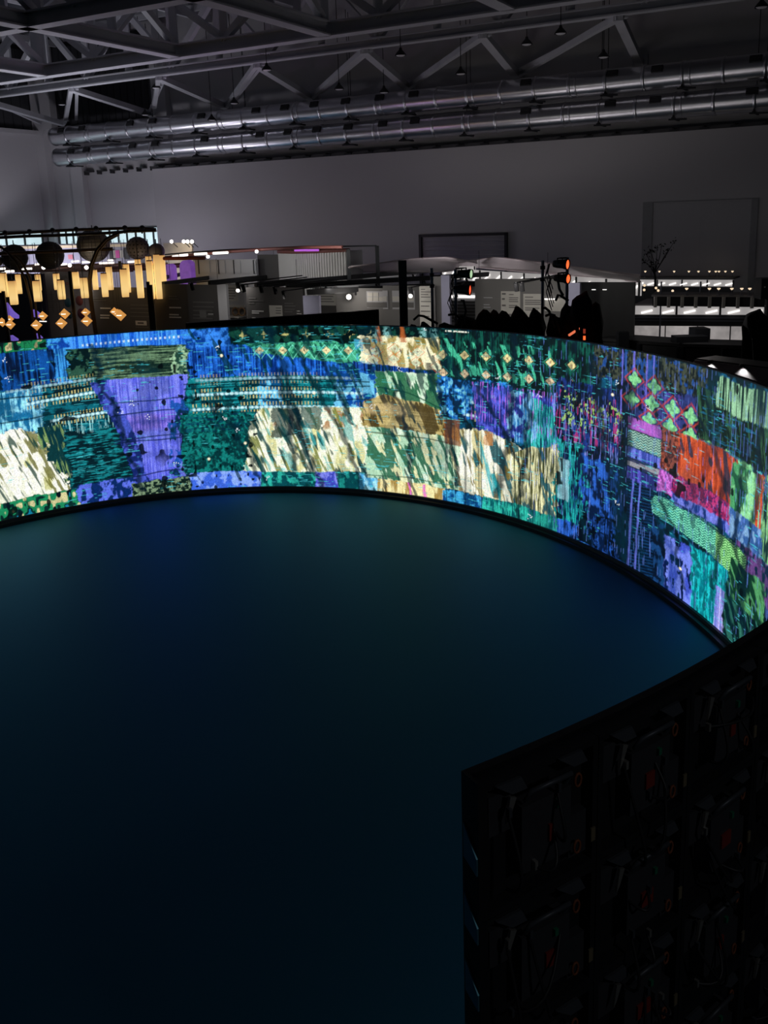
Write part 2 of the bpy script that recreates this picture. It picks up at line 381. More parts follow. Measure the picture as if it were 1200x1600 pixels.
# columns: dense on the arc in view, coarse elsewhere
tt = np.radians(np.linspace(-6, 124, 4000)); xx, _ = column_px(tt, SH / 2)
Xd = np.arange(1236, -28, -0.8)
TH = np.interp(-Xd, -xx, tt)                          # xx falls with tt
ths = np.concatenate([np.arange(TH_END, TH[0] - 0.01, 0.012), TH, np.arange(TH[-1] + 0.012, TH_FAR, 0.012)])
fine = np.linspace(TH_END, TH_FAR, 20000)
fp = np.stack([s_rad(fine) * np.cos(fine), s_rad(fine) * np.sin(fine)], 1)
arc = np.concatenate([[0], np.cumsum(np.linalg.norm(np.diff(fp, axis=0), axis=1))])
S1 = np.interp(ths, fine, arc); SMAX = arc[-1]
n0 = int((ths < TH[0]).sum())
X1 = np.empty_like(ths); X1[n0:n0 + len(TH)] = Xd
X1[:n0] = 1236 - (np.interp(TH[0], fine, arc) - S1[:n0]) * -85.0          # the picture goes on past the frame
X1[n0 + len(TH):] = -28 + (S1[n0 + len(TH):] - S1[n0 + len(TH) - 1]) * 70.0
X1[:n0] = 1236 - np.abs(X1[:n0] - 1236) % 1100
_, yt = column_px(ths, ZHI); _, yb = column_px(ths, ZLO)
HP1 = np.clip(yb - yt, 240, 460)                      # height of the column in photograph pixels
NR = 330
V1 = np.linspace(0, 1, NR)
NC = len(ths)
X = np.broadcast_to(X1[None, :], (NR, NC)).astype(np.float32)
V = np.broadcast_to(V1[:, None], (NR, NC)).astype(np.float32)
Sm = np.broadcast_to((SMAX - S1)[None, :], (NR, NC)).astype(np.float32)   # metres, growing to the right
Tm = V * np.float32(ZHI - ZLO)
HP = np.broadcast_to(HP1[None, :], (NR, NC)).astype(np.float32)

def vn(x, y, seed):
    x0 = np.floor(x); y0 = np.floor(y); fx = (x - x0).astype(np.float32); fy = (y - y0).astype(np.float32)
    ix = x0.astype(np.int64).astype(np.uint32); iy = y0.astype(np.int64).astype(np.uint32)
    fx = fx * fx * (3 - 2 * fx); fy = fy * fy * (3 - 2 * fy)
    def h(a, b):
        k = a * np.uint32(374761393) + b * np.uint32(668265263) + np.uint32((seed * 2654435761) & 0xffffffff)
        k = (k ^ (k >> np.uint32(13))) * np.uint32(1274126177)
        k = k ^ (k >> np.uint32(16))
        return (k & np.uint32(0xffff)).astype(np.float32) / 65535.0
    o = np.uint32(1)
    a = h(ix, iy); b = h(ix + o, iy); c = h(ix, iy + o); d = h(ix + o, iy + o)
    return (a + (b - a) * fx) * (1 - fy) + (c + (d - c) * fx) * fy
def fbm(fx, fy, seed, oct=3, rot=0.0):
    u, v_ = Sm, Tm
    if rot: u, v_ = Sm * math.cos(rot) + Tm * math.sin(rot), -Sm * math.sin(rot) + Tm * math.cos(rot)
    t = 0; a = 0.5; tot = 0
    for k in range(oct):
        t = t + a * vn(u * fx * 2 ** k + 31.7 * k, v_ * fy * 2 ** k + 17.3 * k, seed + k); tot += a; a *= 0.55
    return t / tot
def sst(a, b, x): t = np.clip((x - a) / (b - a), 0, 1); return t * t * (3 - 2 * t)
C3 = lambda r, g, b: np.array(lin((r, g, b)), np.float32)
img = np.zeros((NR, NC, 3), np.float32)
def put(mk, col):
    if isinstance(col, np.ndarray) and col.ndim == 1: col = col[None, None, :]
    mk3 = mk[..., None]; img[:] = img * (1 - mk3) + col * mk3
def mul(mk): img[:] = img * mk[..., None]
NW1 = fbm(3, 3, 1, 3) - 0.5; NW2 = fbm(3, 3, 9, 3) - 0.5
GR_V = fbm(45, 2.0, 20, 3); GR_H = fbm(2.0, 45, 30, 3); GR = fbm(26, 26, 40, 3); BL = fbm(5, 5, 50, 3); BL2 = fbm(11, 9, 60, 3)
SCR = fbm(7, 60, 65, 2); SCRV = fbm(70, 5, 68, 2)
def ed(val, base, axis):
    if isinstance(val, (list, tuple)):
        k = [p[0] for p in val]; v_ = [p[1] for p in val]
        return np.interp(base, k, v_).astype(np.float32)
    return np.float32(val)
def reg(l, r, t, b, wx=14, wv=0.03, soft=2.0):        # region with slightly frayed edges; l, r may follow the height, t, b the column
    Xw = X + (NW1 + .45 * (BL2 - .5) + .5 * (GR - .5)) * wx; Vw = V + (NW2 + .4 * (GR - .5)) * wv
    L = ed(l, V, 0); R_ = ed(r, V, 0); T = ed(t, X, 1); B = ed(b, X, 1)
    sv = soft / 280.0
    return sst(-soft / 2, soft / 2, Xw - L) * sst(-soft / 2, soft / 2, R_ - Xw) * sst(-sv / 2, sv / 2, Vw - T) * sst(-sv / 2, sv / 2, B - Vw)
def mixc(c0, c1, f): return c0[None, None, :] * (1 - f[..., None]) + c1[None, None, :] * f[..., None]
def th(n, a, w=0.04): return sst(a - w, a + w, n)
def weave(mk, c0, c1, n, lo=0.35, hi=0.65): put(mk, mixc(c0, c1, sst(lo, hi, n)))
def folds(mk, dark, rot, fx, fy, seed, thr=0.54, al=0.9, w=0.03):   # slanted leaf-like dark marks
    n = fbm(fx, fy, seed, 3, rot * 0.36); put(mk * th(n, thr, w) * al, dark)
def line(pts, width, col, al=0.8, jit=6, seed=3):
    k = [p[1] for p in pts]; x = [p[0] for p in pts]
    xc = np.interp(V, k, x) + (fbm(2.5, 5, seed, 3) - 0.5) * jit * 2
    inr = (V >= k[0]) & (V <= k[-1])
    wv_ = width * (0.45 + 1.1 * fbm(2, 4, seed + 5, 2))
    put(np.clip(1.6 - np.abs(X - xc) / wv_, 0, 1) * inr * al, col)
def hline(x0, x1, v, col, wpx=1.2, al=0.8, jit=0.012, seed=5):
    vc = ed(v, X, 1) + (fbm(1.4, 0.01, seed, 2) - 0.5) * jit * 2
    put(np.clip(1.5 - np.abs(V - vc) * HP / wpx, 0, 1) * ((X > x0) & (X < x1)) * al, col)
def beads(x0, x1, v, al=1.0, per=5.0):
    vv = ed(v, X, 1); dy = (V - vv) * HP; inx = sst(x0, x0 + 8, X) * (1 - sst(x1 - 8, x1, X)); keep = th(vn(X / per, V * 0 + 3, 77), 0.22, 0.02)
    ph = (X / per) % 1.0
    bar = (np.abs(ph - 0.5) < 0.19) * (np.abs(np.abs(dy) - 6.0) < 2.6) * keep
    put(bar * inx * 0.7 * th(vn(X / 28, V * 0 + 5, 78), .34, .1) * al, C3(205, 190, 120)); 
    dot = np.clip(1.7 - np.hypot((((X / (per * 1.5)) % 1.0) - 0.5) * per * 1.5 / 1.5, dy) / 1.8, 0, 1)
    put(dot * inx * al, C3(190, 235, 245))
def rhomb(xc, v, hx, hy, col, ring=None):
    d = np.abs(X - xc) / hx + np.abs((V - v) * HP) / hy
    if ring is not None: put(np.clip(1 - np.abs(d - 1.25) * 6, 0, 1) * (0.1 + 0.7 * th(GR, 0.46)), ring)
    put(np.clip((1 - d) * 4, 0, 1) * (0.55 + 0.45 * th(GR, 0.45)), col)
    put(np.clip((0.30 - d) * 6, 0, 1) * 0.7, C3(120, 70, 60))
def quatre(xc, v, hx, hy, col, ring):
    dx = np.abs(X - xc) / hx; dy = np.abs((V - v) * HP) / hy
    d = np.minimum(np.hypot(dx, dy / .45), np.hypot(dx / .45, dy)); r = dx + dy
    put(np.clip(1 - np.abs(r - 1.30) * 5.0, 0, 1) * (0.45 + 0.55 * th(GR, 0.42)), ring)
    put(np.clip((1.0 - d) * 6, 0, 1) * (0.65 + 0.35 * th(GR, 0.45)), col)
def stars(xc, v, n=7, r=4.0, seed=0):
    rnd = random.Random(seed + int(xc * 7))
    for k in range(n):
        a = rnd.random() * 6.28; q = r * (0.25 + rnd.random())
        put(np.clip(1.7 - np.hypot(X - xc - q * math.cos(a), (V - v) * HP - q * math.sin(a)) / 0.55, 0, 1), C3(235, 245, 255))

DK = C3(3, 14, 16); NAVY = C3(4, 16, 40); CREAM = C3(228, 229, 192); OLIVE = C3(122, 116, 50); TEAL = C3(10, 110, 112); DTEAL = C3(4, 40, 46)
# ground: dark teal and blue scraps
put(np.ones_like(V), mixc(C3(3, 26, 34), C3(10, 78, 110), th(BL2, 0.52, 0.12)))
# --- far left
weave(reg(-60, 130, .05, .30), C3(4, 18, 48), C3(14, 74, 150), GR_V * .6 + BL * .4, .38, .62)
weave(reg(95, 125, .0, .30), C3(14, 70, 140), C3(60, 150, 220), GR_V, .35, .65)
put(reg(-60, 12, .05, .3, 20) * .9, C3(3, 20, 26))
weave(reg(115, 172, .07, .30, 26), C3(3, 22, 24), C3(40, 78, 62), BL2, .5, .62)
weave(reg(152, 292, .085, .275), C3(16, 38, 32), C3(100, 132, 100), GR_H * .8 + GR * .2, .40, .70)
weave(reg(276, 338, .08, .30, 30), C3(30, 66, 54), C3(142, 178, 142), BL2 * .5 + GR * .5, .40, .60)
weave(reg(118, 305, .0, [(118, .07), (300, .09)], 4, .01), C3(18, 84, 196), C3(70, 150, 240), GR_V, .35, .65)
dsh = reg(140, 300, .03, .07, 0, 0) * ((X % 7) < 3.0); put(dsh * .75 * np.clip(1.5 - np.abs(V - np.interp(X, [140, 300], [.055, .042])) * HP / 1.6, 0, 1), C3(215, 238, 255))
weave(reg(86, 122, .0, .06), C3(12, 60, 150), C3(60, 150, 230), BL2, .4, .6)
ck = vn(X / 6.5, V * HP / 9, 91); cm = reg(-60, 86, .0, .055, 4, .01)
put(cm, C3(5, 22, 22)); put(cm * th(ck, .38), C3(24, 120, 74)); put(cm * th(ck, .72), C3(190, 178, 130)); put(cm * th(GR, .57) * .6, C3(4, 26, 26))
# teal ground and bead rows on the left
weave(reg(-60, 178, .26, .56), C3(4, 34, 44), C3(12, 96, 112), BL2 * .6 + GR_H * .4, .42, .62)
weave(reg(-60, 62, .26, .53, 40, .06), C3(22, 100, 146), C3(146, 222, 244), BL2 * .55 + GR_V * .45, .44, .64)
beads(40, 158, [(40, .36), (158, .335)]); beads(78, 176, [(78, .475), (176, .46)]); beads(14, 158, [(14, .275), (158, .255)], .45)
put(reg(60, 182, .47, .68, 10, .1) * th(SCRV, .66, .03) * .9, C3(150, 205, 205))
weave(reg(60, 200, .56, .90, 16, .06), C3(3, 28, 36), C3(20, 122, 130), SCR * .6 + BL2 * .4, .47, .66)
hline(-30, 160, .31, DK, 1.0, .9, .02, 6); hline(-30, 150, .43, DK, 1.0, .8, .02, 8)
# cream slope on the left
cm = reg(-60, [(.48, 52), (.62, 66), (.80, 92), (.88, 100)], [(-30, .52), (30, .50), (100, .6)], .905, 30, .06)
weave(cm, C3(196, 196, 140), C3(246, 246, 224), fbm(4, 3, 101, 3), .34, .46)
folds(cm, C3(104, 104, 36), -1.1, 16, 3.0, 103, .59, .9); put(cm * sst(.72, .84, V) * (X < 60) * .75, C3(244, 247, 226)); put(cm * th(fbm(20, 2.5, 107, 2, -.4), .7) * .9, C3(14, 62, 56))
weave(reg(58, 100, .5, .85, 14) * (1 - cm), C3(8, 50, 54), C3(120, 150, 90), fbm(30, 4, 108, 2, -.2), .52, .66)
cm = reg(-60, 148, .90, 1.02, 6, .03)
put(cm, C3(6, 40, 38)); put(cm * th(ck, .36), C3(26, 128, 84)); put(cm * th(ck, .66), C3(196, 190, 140)); put(cm * th(vn(X / 8, V * HP / 12, 93), .72), C3(4, 16, 24)); put(cm * (ck < .16), C3(14, 110, 140))
weave(reg(112, 205, .88, 1.02, 12), C3(8, 36, 90), C3(84, 104, 214), BL2, .45, .58)
weave(reg(196, 296, .915, 1.02, 6), C3(14, 32, 28), C3(110, 134, 104), GR, .46, .62)
# violet cloth
vl = [(.25, 170), (.5, 198), (.75, 216), (.93, 224)]; vr = [(.25, 298), (.45, 290), (.6, 280), (.75, 278), (.93, 288)]
weave(reg([(.25, 142), (.5, 172), (.75, 194), (.93, 204)], [(.25, 176), (.5, 204), (.75, 222), (.93, 232)], .275, .92, 10), C3(18, 34, 96), C3(66, 82, 186), BL2, .42, .6)
pm = reg(vl, vr, .272, .912, 10)
weave(pm, C3(76, 84, 204), C3(120, 128, 232), GR_V * .7 + BL * .3, .35, .68)
weave(pm * reg(100, 400, .50, .60, 0, .02, 12), C3(84, 74, 184), C3(134, 116, 220), GR_V, .35, .65)
put(pm * reg(100, 400, .53, .56, 0, .02, 8) * .55, C3(44, 56, 150)); put(pm * reg(100, 400, .73, .77, 0, .02, 10) * .5, C3(54, 66, 160))
for v_, sd in ((.42, 3), (.485, 4), (.645, 7), (.665, 11), (.865, 5)): hline(175, 300, v_, C3(16, 26, 72), 1.0, .85, .014, sd)
weave(reg([(.3, 262), (.9, 262)], 300, .42, .92, 26) * th(BL2, .53), C3(8, 40, 70), C3(30, 80, 170), BL, .4, .6)
# --- middle left: blue, teal and bead bands
weave(reg(300, 580, .10, .31, 14), C3(6, 40, 110), C3(36, 108, 214), GR_V * .6 + BL2 * .4, .36, .62)
weave(reg(296, 372, .0, .11, 16), C3(10, 58, 140), C3(52, 128, 226), BL2, .38, .6)
weave(reg(366, 700, .0, .10, 8), C3(2, 16, 16), C3(16, 62, 50), BL2, .45, .62)
weave(reg([(.09, 384), (.2, 430)], 592, .10, [(384, .14), (460, .19), (590, .23)], 10), C3(20, 96, 76), C3(70, 170, 130), GR * .6 + BL * .4, .4, .6)
for k in range(7):
    x = 386 + k * 33; r = np.minimum(np.abs(X - x) / 2.2 + np.abs((V - .05) * HP) / 7, np.abs(X - x) / 8 + np.abs((V - .052) * HP) / 2.4)
    put(np.clip((1.3 - r) * 2, 0, 1) * th(GR, .50) * .85, C3(176, 172, 108))
zz = np.abs(((X / 33.0) % 1.0) - .5) * 2
for ph in (0, 1):
    vc = .10 + .085 * (zz if ph else 1 - zz); put(np.clip(1.5 - np.abs(V - vc - .015) * HP / 1.0, 0, 1) * (X > 400) * (X < 590) * .8, C3(120, 226, 200))
for x in (411, 447, 480, 514, 548): rhomb(x, .148, 8, 7, C3(236, 214, 160), C3(90, 200, 180))
weave(reg(296, 580, .30, .515, 8, .015), C3(4, 52, 64), C3(18, 126, 134), GR_H * .45 + BL2 * .55, .40, .62)
weave(reg(408, 444, .30, .5, 16, .05), C3(10, 74, 120), C3(96, 190, 236), BL2, .44, .60); weave(reg(526, 592, .28, .5, 20, .05), C3(12, 70, 150), C3(110, 196, 236), BL2, .42, .60)
beads(302, 572, .405); beads(296, 572, .495); beads(306, 560, .315, .45)
for v_, sd in ((.335, 31), (.365, 34), (.445, 36), (.53, 38), (.62, 39)): hline(290, 580, v_, C3(2, 24, 30), 1.0, .8, .012, sd)
weave(reg(282, 400, .52, .90, 14), C3(3, 48, 52), C3(16, 118, 112), BL2 * .5 + GR * .5, .40, .62)
put(reg(282, 400, .52, .64, 10) * th(SCR, .6) * .6, C3(6, 40, 80))
# cream gorge in the middle
cm = reg([(.5, 408), (.62, 392), (.8, 384), (.9, 376)], 602, [(380, .58), (402, .505), (600, .49)], .905, 14, .03)
weave(cm, C3(208, 206, 150), C3(238, 244, 214), fbm(5, 2.2, 121, 3), .32, .44)
put(cm * reg(380, 602, .5, .62, 0, .05, 14) * th(fbm(8, 5, 124, 3), .60) * .85, C3(160, 104, 50))
folds(cm, C3(118, 124, 56), -.95, 15, 1.9, 127, .61, .92); folds(cm, C3(6, 66, 68), -1.0, 8, 1.3, 131, .62, .95)
folds(cm, C3(60, 160, 160), -1.15, 8, 2.4, 133, .66, .7)
put(cm * reg(425, 468, .5, .68, 16, .06) * .85, C3(4, 44, 50)); put(cm * reg(470, 500, .5, .63, 16, .06) * .8, C3(6, 70, 74))
weave(reg(290, 402, .90, 1.02, 10), C3(56, 96, 206), C3(128, 160, 240), BL2, .42, .6); weave(reg(400, 492, .90, 1.02, 8), C3(6, 66, 74), C3(40, 166, 150), BL2, .42, .6)
weave(reg(488, 524, .90, 1.02, 6), C3(60, 70, 180), C3(124, 132, 230), BL2, .4, .6); weave(reg(522, 562, .90, 1.02, 6), C3(4, 70, 76), C3(30, 150, 140), BL2, .4, .6)
weave(reg(556, 592, .905, 1.02, 6), C3(80, 170, 220), C3(160, 220, 240), BL2, .35, .6)
# --- centre: sage mountain
weave(reg(566, 696, .06, .235, 18, .04), C3(168, 150, 90), C3(240, 232, 190), fbm(6, 4, 141, 3), .36, .5)
put(reg(560, 596, .08, .25, 14) * .7 * th(BL2, .5), C3(70, 160, 200)); folds(reg(640, 700, .06, .24, 10), C3(120, 108, 40), -1.0, 10, 4, 143, .5, .9)
for k, (x, v_) in enumerate(((620, .13), (655, .14), (618, .19), (652, .205), (690, .16), (684, .22), (590, .15), (586, .2))): rhomb(x, v_, 9, 7, C3(190, 200, 170), C3(196, 84, 40))
for x, w_ in ((598, 3), (634, 3.5)): line([(x - 4, .0), (x, .09)], w_, C3(176, 92, 40), .8, 3)
for x in (590, 608, 664, 680): put(np.clip(1.5 - np.hypot((X - x) / 5, (V - .035) * HP / 8), 0, 1) * th(GR, .45) * .8, C3(120, 180, 180))
weave(reg(552, 676, [(552, .205), (676, .25)], [(552, .262), (676, .29)], 8), C3(4, 18, 60), C3(28, 74, 160), GR_V, .4, .62)
gm = reg([(.25, 592), (.5, 584), (.92, 566)], [(.25, 690), (.4, 704), (.6, 712), (.92, 722)], .26, .925, 16)
weave(gm, C3(168, 206, 174), C3(208, 230, 204), BL, .4, .6)
folds(gm * (V < .48), C3(22, 98, 62), -.95, 10, 2.6, 151, .50, .95); folds(gm * (V > .58), C3(38, 100, 72), -1.1, 12, 2.6, 155, .50, .95)
folds(gm * (V > .58), C3(228, 226, 176), -1.0, 11, 3.0, 157, .63, .8)
tm = reg(566, [(.4, 690), (.62, 722)], [(566, .46), (600, .40), (700, .47)], [(566, .60), (640, .605), (720, .63)], 12, .03)
weave(tm, C3(150, 130, 72), C3(206, 186, 124), GR_H * .5 + BL * .5, .36, .64); folds(tm, C3(60, 48, 22), -1.15, 10, 3.0, 161, .58, .9); put(tm * reg(560, 640, .46, .52, 0, .02, 10) * .5, C3(228, 204, 150))
hline(590, 690, [(590, .37), (690, .44)], C3(20, 70, 50), 1.2, .9, .03, 41); hline(570, 700, .64, C3(60, 70, 40), 1.0, .8, .02, 43); hline(570, 700, .90, C3(40, 80, 60), 1.0, .7, .01, 47)
weave(reg(586, 694, .925, 1.02, 6), C3(160, 132, 70), C3(232, 218, 160), fbm(14, 2, 165, 2), .4, .55)
for x in (636, 660): line([(x, .925), (x + 3, 1.0)], 2.0, C3(220, 90, 190), .85, 2)
# --- centre right: green band with cream diamonds, blue and violet threads, cream slope
weave(reg(690, 930, .0, .28, 14), C3(2, 18, 18), C3(14, 82, 68), BL2 * .6 + SCRV * .4, .48, .66)
folds(reg(690, 860, .06, .26, 10), C3(70, 190, 150), -1.0, 14, 5, 171, .62, .85)
for k in range(7):
    rhomb(694 + k * 33, .145 - k * .004, 8, 8, C3(232, 214, 150), C3(60, 170, 130)); rhomb(694 + k * 33, .25 - k * .006, 8, 8, C3(226, 200, 160), C3(60, 160, 150))
weave(reg(688, 800, .275, .50, 16, .05), C3(4, 30, 70), C3(34, 120, 206), BL2, .42, .6); put(reg(688, 770, .28, .48, 12) * th(BL2, .62) * .9, C3(120, 206, 232))
beads(722, 790, .475, 1, 5); beads(730, 790, .40, .8)
weave(reg(742, 900, .30, .56, 14, .05), C3(22, 36, 110), C3(84, 92, 214), SCRV * .5 + BL2 * .5, .40, .6)
weave(reg(820, 872, .34, .64, 16, .06), C3(6, 78, 96), C3(54, 190, 180), SCRV, .38, .62)
put(reg(735, 900, .28, .5, 8) * th(SCRV, .70) * .9, C3(170, 100, 214))
cm = reg([(.5, 712), (.9, 716)], 812, [(712, .56), (760, .53), (812, .6)], .93, 14, .04)
weave(cm, C3(206, 198, 150), C3(242, 242, 218), fbm(5, 2.4, 181, 3), .33, .45); folds(cm, C3(6, 84, 92), -.8, 7, 1.5, 183, .545, .95); folds(cm, C3(120, 104, 44), -1.1, 12, 2.8, 185, .62, .9)
folds(cm, C3(40, 168, 176), -.8, 7, 1.5, 189, .63, .85)
put(reg(694, 718, .50, .66, 8) * .85, C3(138, 78, 34)); put(reg(756, 770, .54, .62, 6) * .7, C3(196, 130, 60))
weave(reg(800, 880, [(800, .64), (880, .52)], .93, 10, .04), C3(70, 72, 36), C3(226, 224, 174), SCRV * .75 + GR_V * .25, .40, .60)
folds(reg(800, 880, .55, .93), C3(6, 80, 92), -1.1, 7, 2.6, 187, .6, .9)
weave(reg(690, 760, .935, 1.02, 8), C3(10, 70, 130), C3(60, 160, 210), BL2, .4, .6); weave(reg(752, 905, .925, 1.02, 10), C3(6, 84, 90), C3(44, 180, 160), SCRV * .5 + BL2 * .5, .4, .6)
# --- right: blue scraps and threads
weave(reg(866, 984, .20, .58, 18, .05), C3(4, 12, 30), C3(26, 50, 122), SCRV * .5 + BL2 * .5, .46, .64)
put(reg(850, 972, .28, .60, 10) * th(SCRV, .69) * .9, C3(130, 140, 226)); put(reg(858, 972, .24, .50, 10) * th(fbm(30, 8, 191, 2), .66) * .8, C3(164, 44, 110))
put(reg(880, 972, .26, .42, 10) * th(fbm(22, 22, 193, 2), .66) * .8, C3(150, 190, 100))
weave(reg(872, 980, .55, 1.02, 18, .05), C3(4, 22, 56), C3(40, 92, 190), BL2 * .7 + SCRV * .3, .42, .62)
weave(reg(866, 912, .5, .93, 24, .06) * th(BL2 * .5 + SCRV * .5, .47, .06), C3(4, 66, 74), C3(28, 158, 156), SCRV, .4, .62)
weave(reg(798, 834, .30, .58, 20, .06) * th(BL2, .45, .08), C3(40, 110, 170), C3(140, 200, 236), SCRV, .4, .6); put(reg(872, 890, .6, .82, 6) * .55, C3(160, 214, 226)); put(reg(905, 985, .82, 1.0, 14) * th(BL2, .54), C3(2, 8, 22))
put(reg(966, 990, .0, 1.0, 14) * .75, C3(2, 8, 20))
weave(reg(925, 1098, .0, .15, 8), C3(12, 18, 20), C3(60, 66, 52), GR * .6 + GR_V * .4, .40, .62); put(reg(925, 1110, .0, .16, 10) * th(BL2, .60) * .75, C3(24, 74, 150))
weave(reg(976, 1098, .13, .32, 12), C3(4, 12, 34), C3(40, 50, 110), BL2, .42, .62)
put(reg(1000, 1060, .14, .29, 6) * th(GR, .48) * .6, C3(74, 60, 150))
for x in (970, 987, 1007, 1017): line([(x, .0), (x - 2, .30)], 1.2, C3(112, 110, 220), .8, 1)
for (x, v_, hx, hy) in ((988, .125, 11, 13), (1018, .135, 11, 13), (985, .215, 12, 13), (1015, .21, 12, 13), (1047, .205, 12, 15), (1044, .285, 12, 14), (1075, .21, 12, 15), (1076, .29, 13, 14), (1012, .285, 12, 12), (1104, .30, 13, 16), (1134, .30, 13, 16), (1160, .30, 13, 18)):
    quatre(x, v_, hx, hy, C3(128, 206, 140), C3(176, 58, 44) if x < 1085 else C3(90, 60, 40))
put(reg(980, 1032, .30, .352, 4, .01), C3(176, 96, 196)); put(reg(980, 1032, .30, .352, 4, .01) * th(GR_V, .55) * .5, C3(110, 70, 160))
zg = ((V * HP + np.abs((X / 4.0) % 2 - 1) * 3.0) / 4.0) % 1.0
weave(reg(980, 1032, .358, .43, 3, .01), C3(60, 96, 98), C3(150, 190, 172), zg, .35, .65); weave(reg(980, 1032, .435, .482, 3, .01), C3(54, 70, 160), C3(108, 118, 214), GR_V, .4, .6)
weave(reg(980, 1032, .487, .525, 3, .01), C3(40, 46, 80), C3(140, 140, 150), GR_H, .45, .55); weave(reg(980, 1032, .53, .59, 4, .01), C3(36, 42, 110), C3(80, 76, 180), GR_V, .4, .6)
weave(reg(1030, 1062, .30, .48, 5), C3(82, 34, 26), C3(150, 74, 54), GR, .42, .58)
om = reg(1058, 1148, .295, .485, 8); weave(om, C3(150, 50, 24), C3(206, 86, 46), GR_V * .5 + BL * .5, .35, .6); folds(om, C3(14, 40, 60), -1.2, 9, 3, 201, .64, .9)
weave(reg(1028, 1056, .485, .585, 5), C3(140, 66, 150), C3(200, 106, 206), GR, .4, .6); pm2 = reg(1050, 1142, .48, .565, 10); weave(pm2, C3(120, 22, 74), C3(186, 52, 116), BL2, .4, .58); put(pm2 * th(GR, .60) * .8, C3(20, 24, 80))
weave(reg(1052, 1145, .56, .60, 10), C3(30, 50, 130), C3(110, 120, 214), BL2, .42, .6)
mm = reg(1140, 1190, .31, .49, 8); weave(mm, C3(70, 150, 96), C3(146, 220, 156), BL, .4, .6); folds(mm, C3(16, 70, 50), -.9, 9, 3.2, 205, .56, .9); put(reg(1176, 1200, .30, .5, 6) * th(GR_V, .5), C3(196, 74, 40))
weave(reg(1140, 1240, .49, .61, 10), C3(50, 90, 150), C3(120, 160, 200), BL2, .42, .6); weave(reg(1150, 1240, .6, .8, 14), C3(16, 34, 60), C3(96, 60, 120), BL2, .45, .6)
weave(reg(1190, 1240, .2, .6, 10), C3(20, 50, 46), C3(120, 180, 120), SCRV, .45, .6)
nm = reg(980, 1032, .59, 1.02, 12); weave(nm, C3(3, 14, 34), C3(12, 50, 90), ((V * HP / 5.0) % 1.0) * .5 + GR_H * .5, .42, .66)
for x in (990, 1001): line([(x, .58), (x - 5, 1.0)], 1.2, C3(96, 108, 206), .8, 1.5)
zm = reg(1022, 1170, [(1022, .61), (1090, .60), (1170, .63)], [(1022, .69), (1090, .71), (1170, .75)], 10)
weave(zm, C3(20, 110, 100), C3(122, 214, 178), zg * .6 + BL2 * .4, .34, .58); put(zm * th(BL2, .62) * .7, C3(10, 60, 70)); weave(zm * (X > 1120), C3(50, 120, 60), C3(150, 220, 140), zg, .35, .6)
hline(1022, 1180, [(1022, .70), (1180, .765)], C3(4, 26, 40), 2.2, .85, .008, 51); hline(1022, 1180, [(1022, .60), (1180, .615)], C3(6, 30, 60), 2.0, .8, .008, 53)
weave(reg(1022, 1048, .72, 1.02, 16), C3(4, 16, 36), C3(20, 60, 110), BL2, .45, .62)
lm = reg(1044, 1090, [(1044, .76), (1090, .74)], 1.02, 10); weave(lm, C3(60, 78, 186), C3(110, 128, 226), BL, .4, .6); put(lm * th(BL2, .60), C3(6, 24, 70))
cm = reg(1086, 1142, .735, 1.02, 8); weave(cm, C3(4, 110, 124), C3(24, 186, 190), GR_V * .4 + BL2 * .6, .40, .6); put(cm * th(BL2, .64) * .8, C3(4, 44, 60))
weave(reg(1124, 1140, .83, 1.02, 5), C3(110, 120, 206), C3(170, 166, 230), GR_V, .4, .6); weave(reg(1138, 1240, .78, 1.02, 8), C3(4, 24, 26), C3(44, 104, 88), fbm(14, 4, 211, 3, -.7), .46, .64)
weave(reg(1145, 1200, .68, .84, 10), C3(12, 50, 34), C3(76, 146, 92), fbm(12, 5, 213, 3, -.8), .46, .6)
weave(reg(1084, 1240, .08, .29, 12), C3(4, 22, 18), C3(44, 84, 56), fbm(26, 5, 215, 3, -.3), .48, .68); put(reg(1090, 1180, .10, .3, 8) * th(SCR, .66) * .8, C3(20, 90, 120))
weave(reg(1112, 1240, .015, .14, 12), C3(14, 40, 34), C3(142, 190, 150), fbm(36, 2.4, 217, 2), .42, .60)
# --- over everything: fold shadows, scratches, holes, star clusters
for pts, wd, sd in (([(422, .0), (446, .25), (462, .5), (478, .75), (496, 1.0)], 5, 301), ([(462, .05), (486, .3), (512, .5), (540, .72), (560, 1.0)], 4, 302), ([(330, .45), (360, .62), (384, .8), (398, .95)], 3.5, 303),
                    ([(500, .15), (520, .35), (548, .6)], 3.5, 304), ([(438, .3), (452, .55), (456, .9)], 4, 305), ([(150, .05), (166, .3), (190, .6), (212, .98)], 4, 306), ([(612, .3), (634, .6), (640, .9)], 2.5, 307), ([(675, .2), (700, .5), (716, .9)], 4, 308),
                    ([(806, .0), (800, .35), (792, .6), (776, .92)], 5, 309), ([(826, .3), (820, .7), (812, 1.0)], 3.5, 310), ([(745, .3), (790, .55), (815, .75)], 3, 311), ([(985, .15), (975, .5), (980, 1.0)], 6, 312), ([(1090, .2), (1130, .4), (1128, .7), (1120, .86)], 3.5, 313), ([(1160, .2), (1150, .5), (1165, .9)], 4, 314), ([(1030, .62), (1060, .75), (1075, .95)], 3, 315), ([(925, .05), (940, .4), (968, .85)], 5, 316), ([(1180, .05), (1176, .4), (1168, .8)], 4, 317)):
    line(pts, wd, C3(3, 22, 34), .8, 9, sd)
put(.8 * th(fbm(10, 2.6, 321, 3, -.4), .665, .025) * ((X > 300) & (X < 720)), C3(5, 46, 50))
put(.36 * th(fbm(2.6, 1.2, 325, 3, -.4), .62, .05), C3(4, 44, 56))
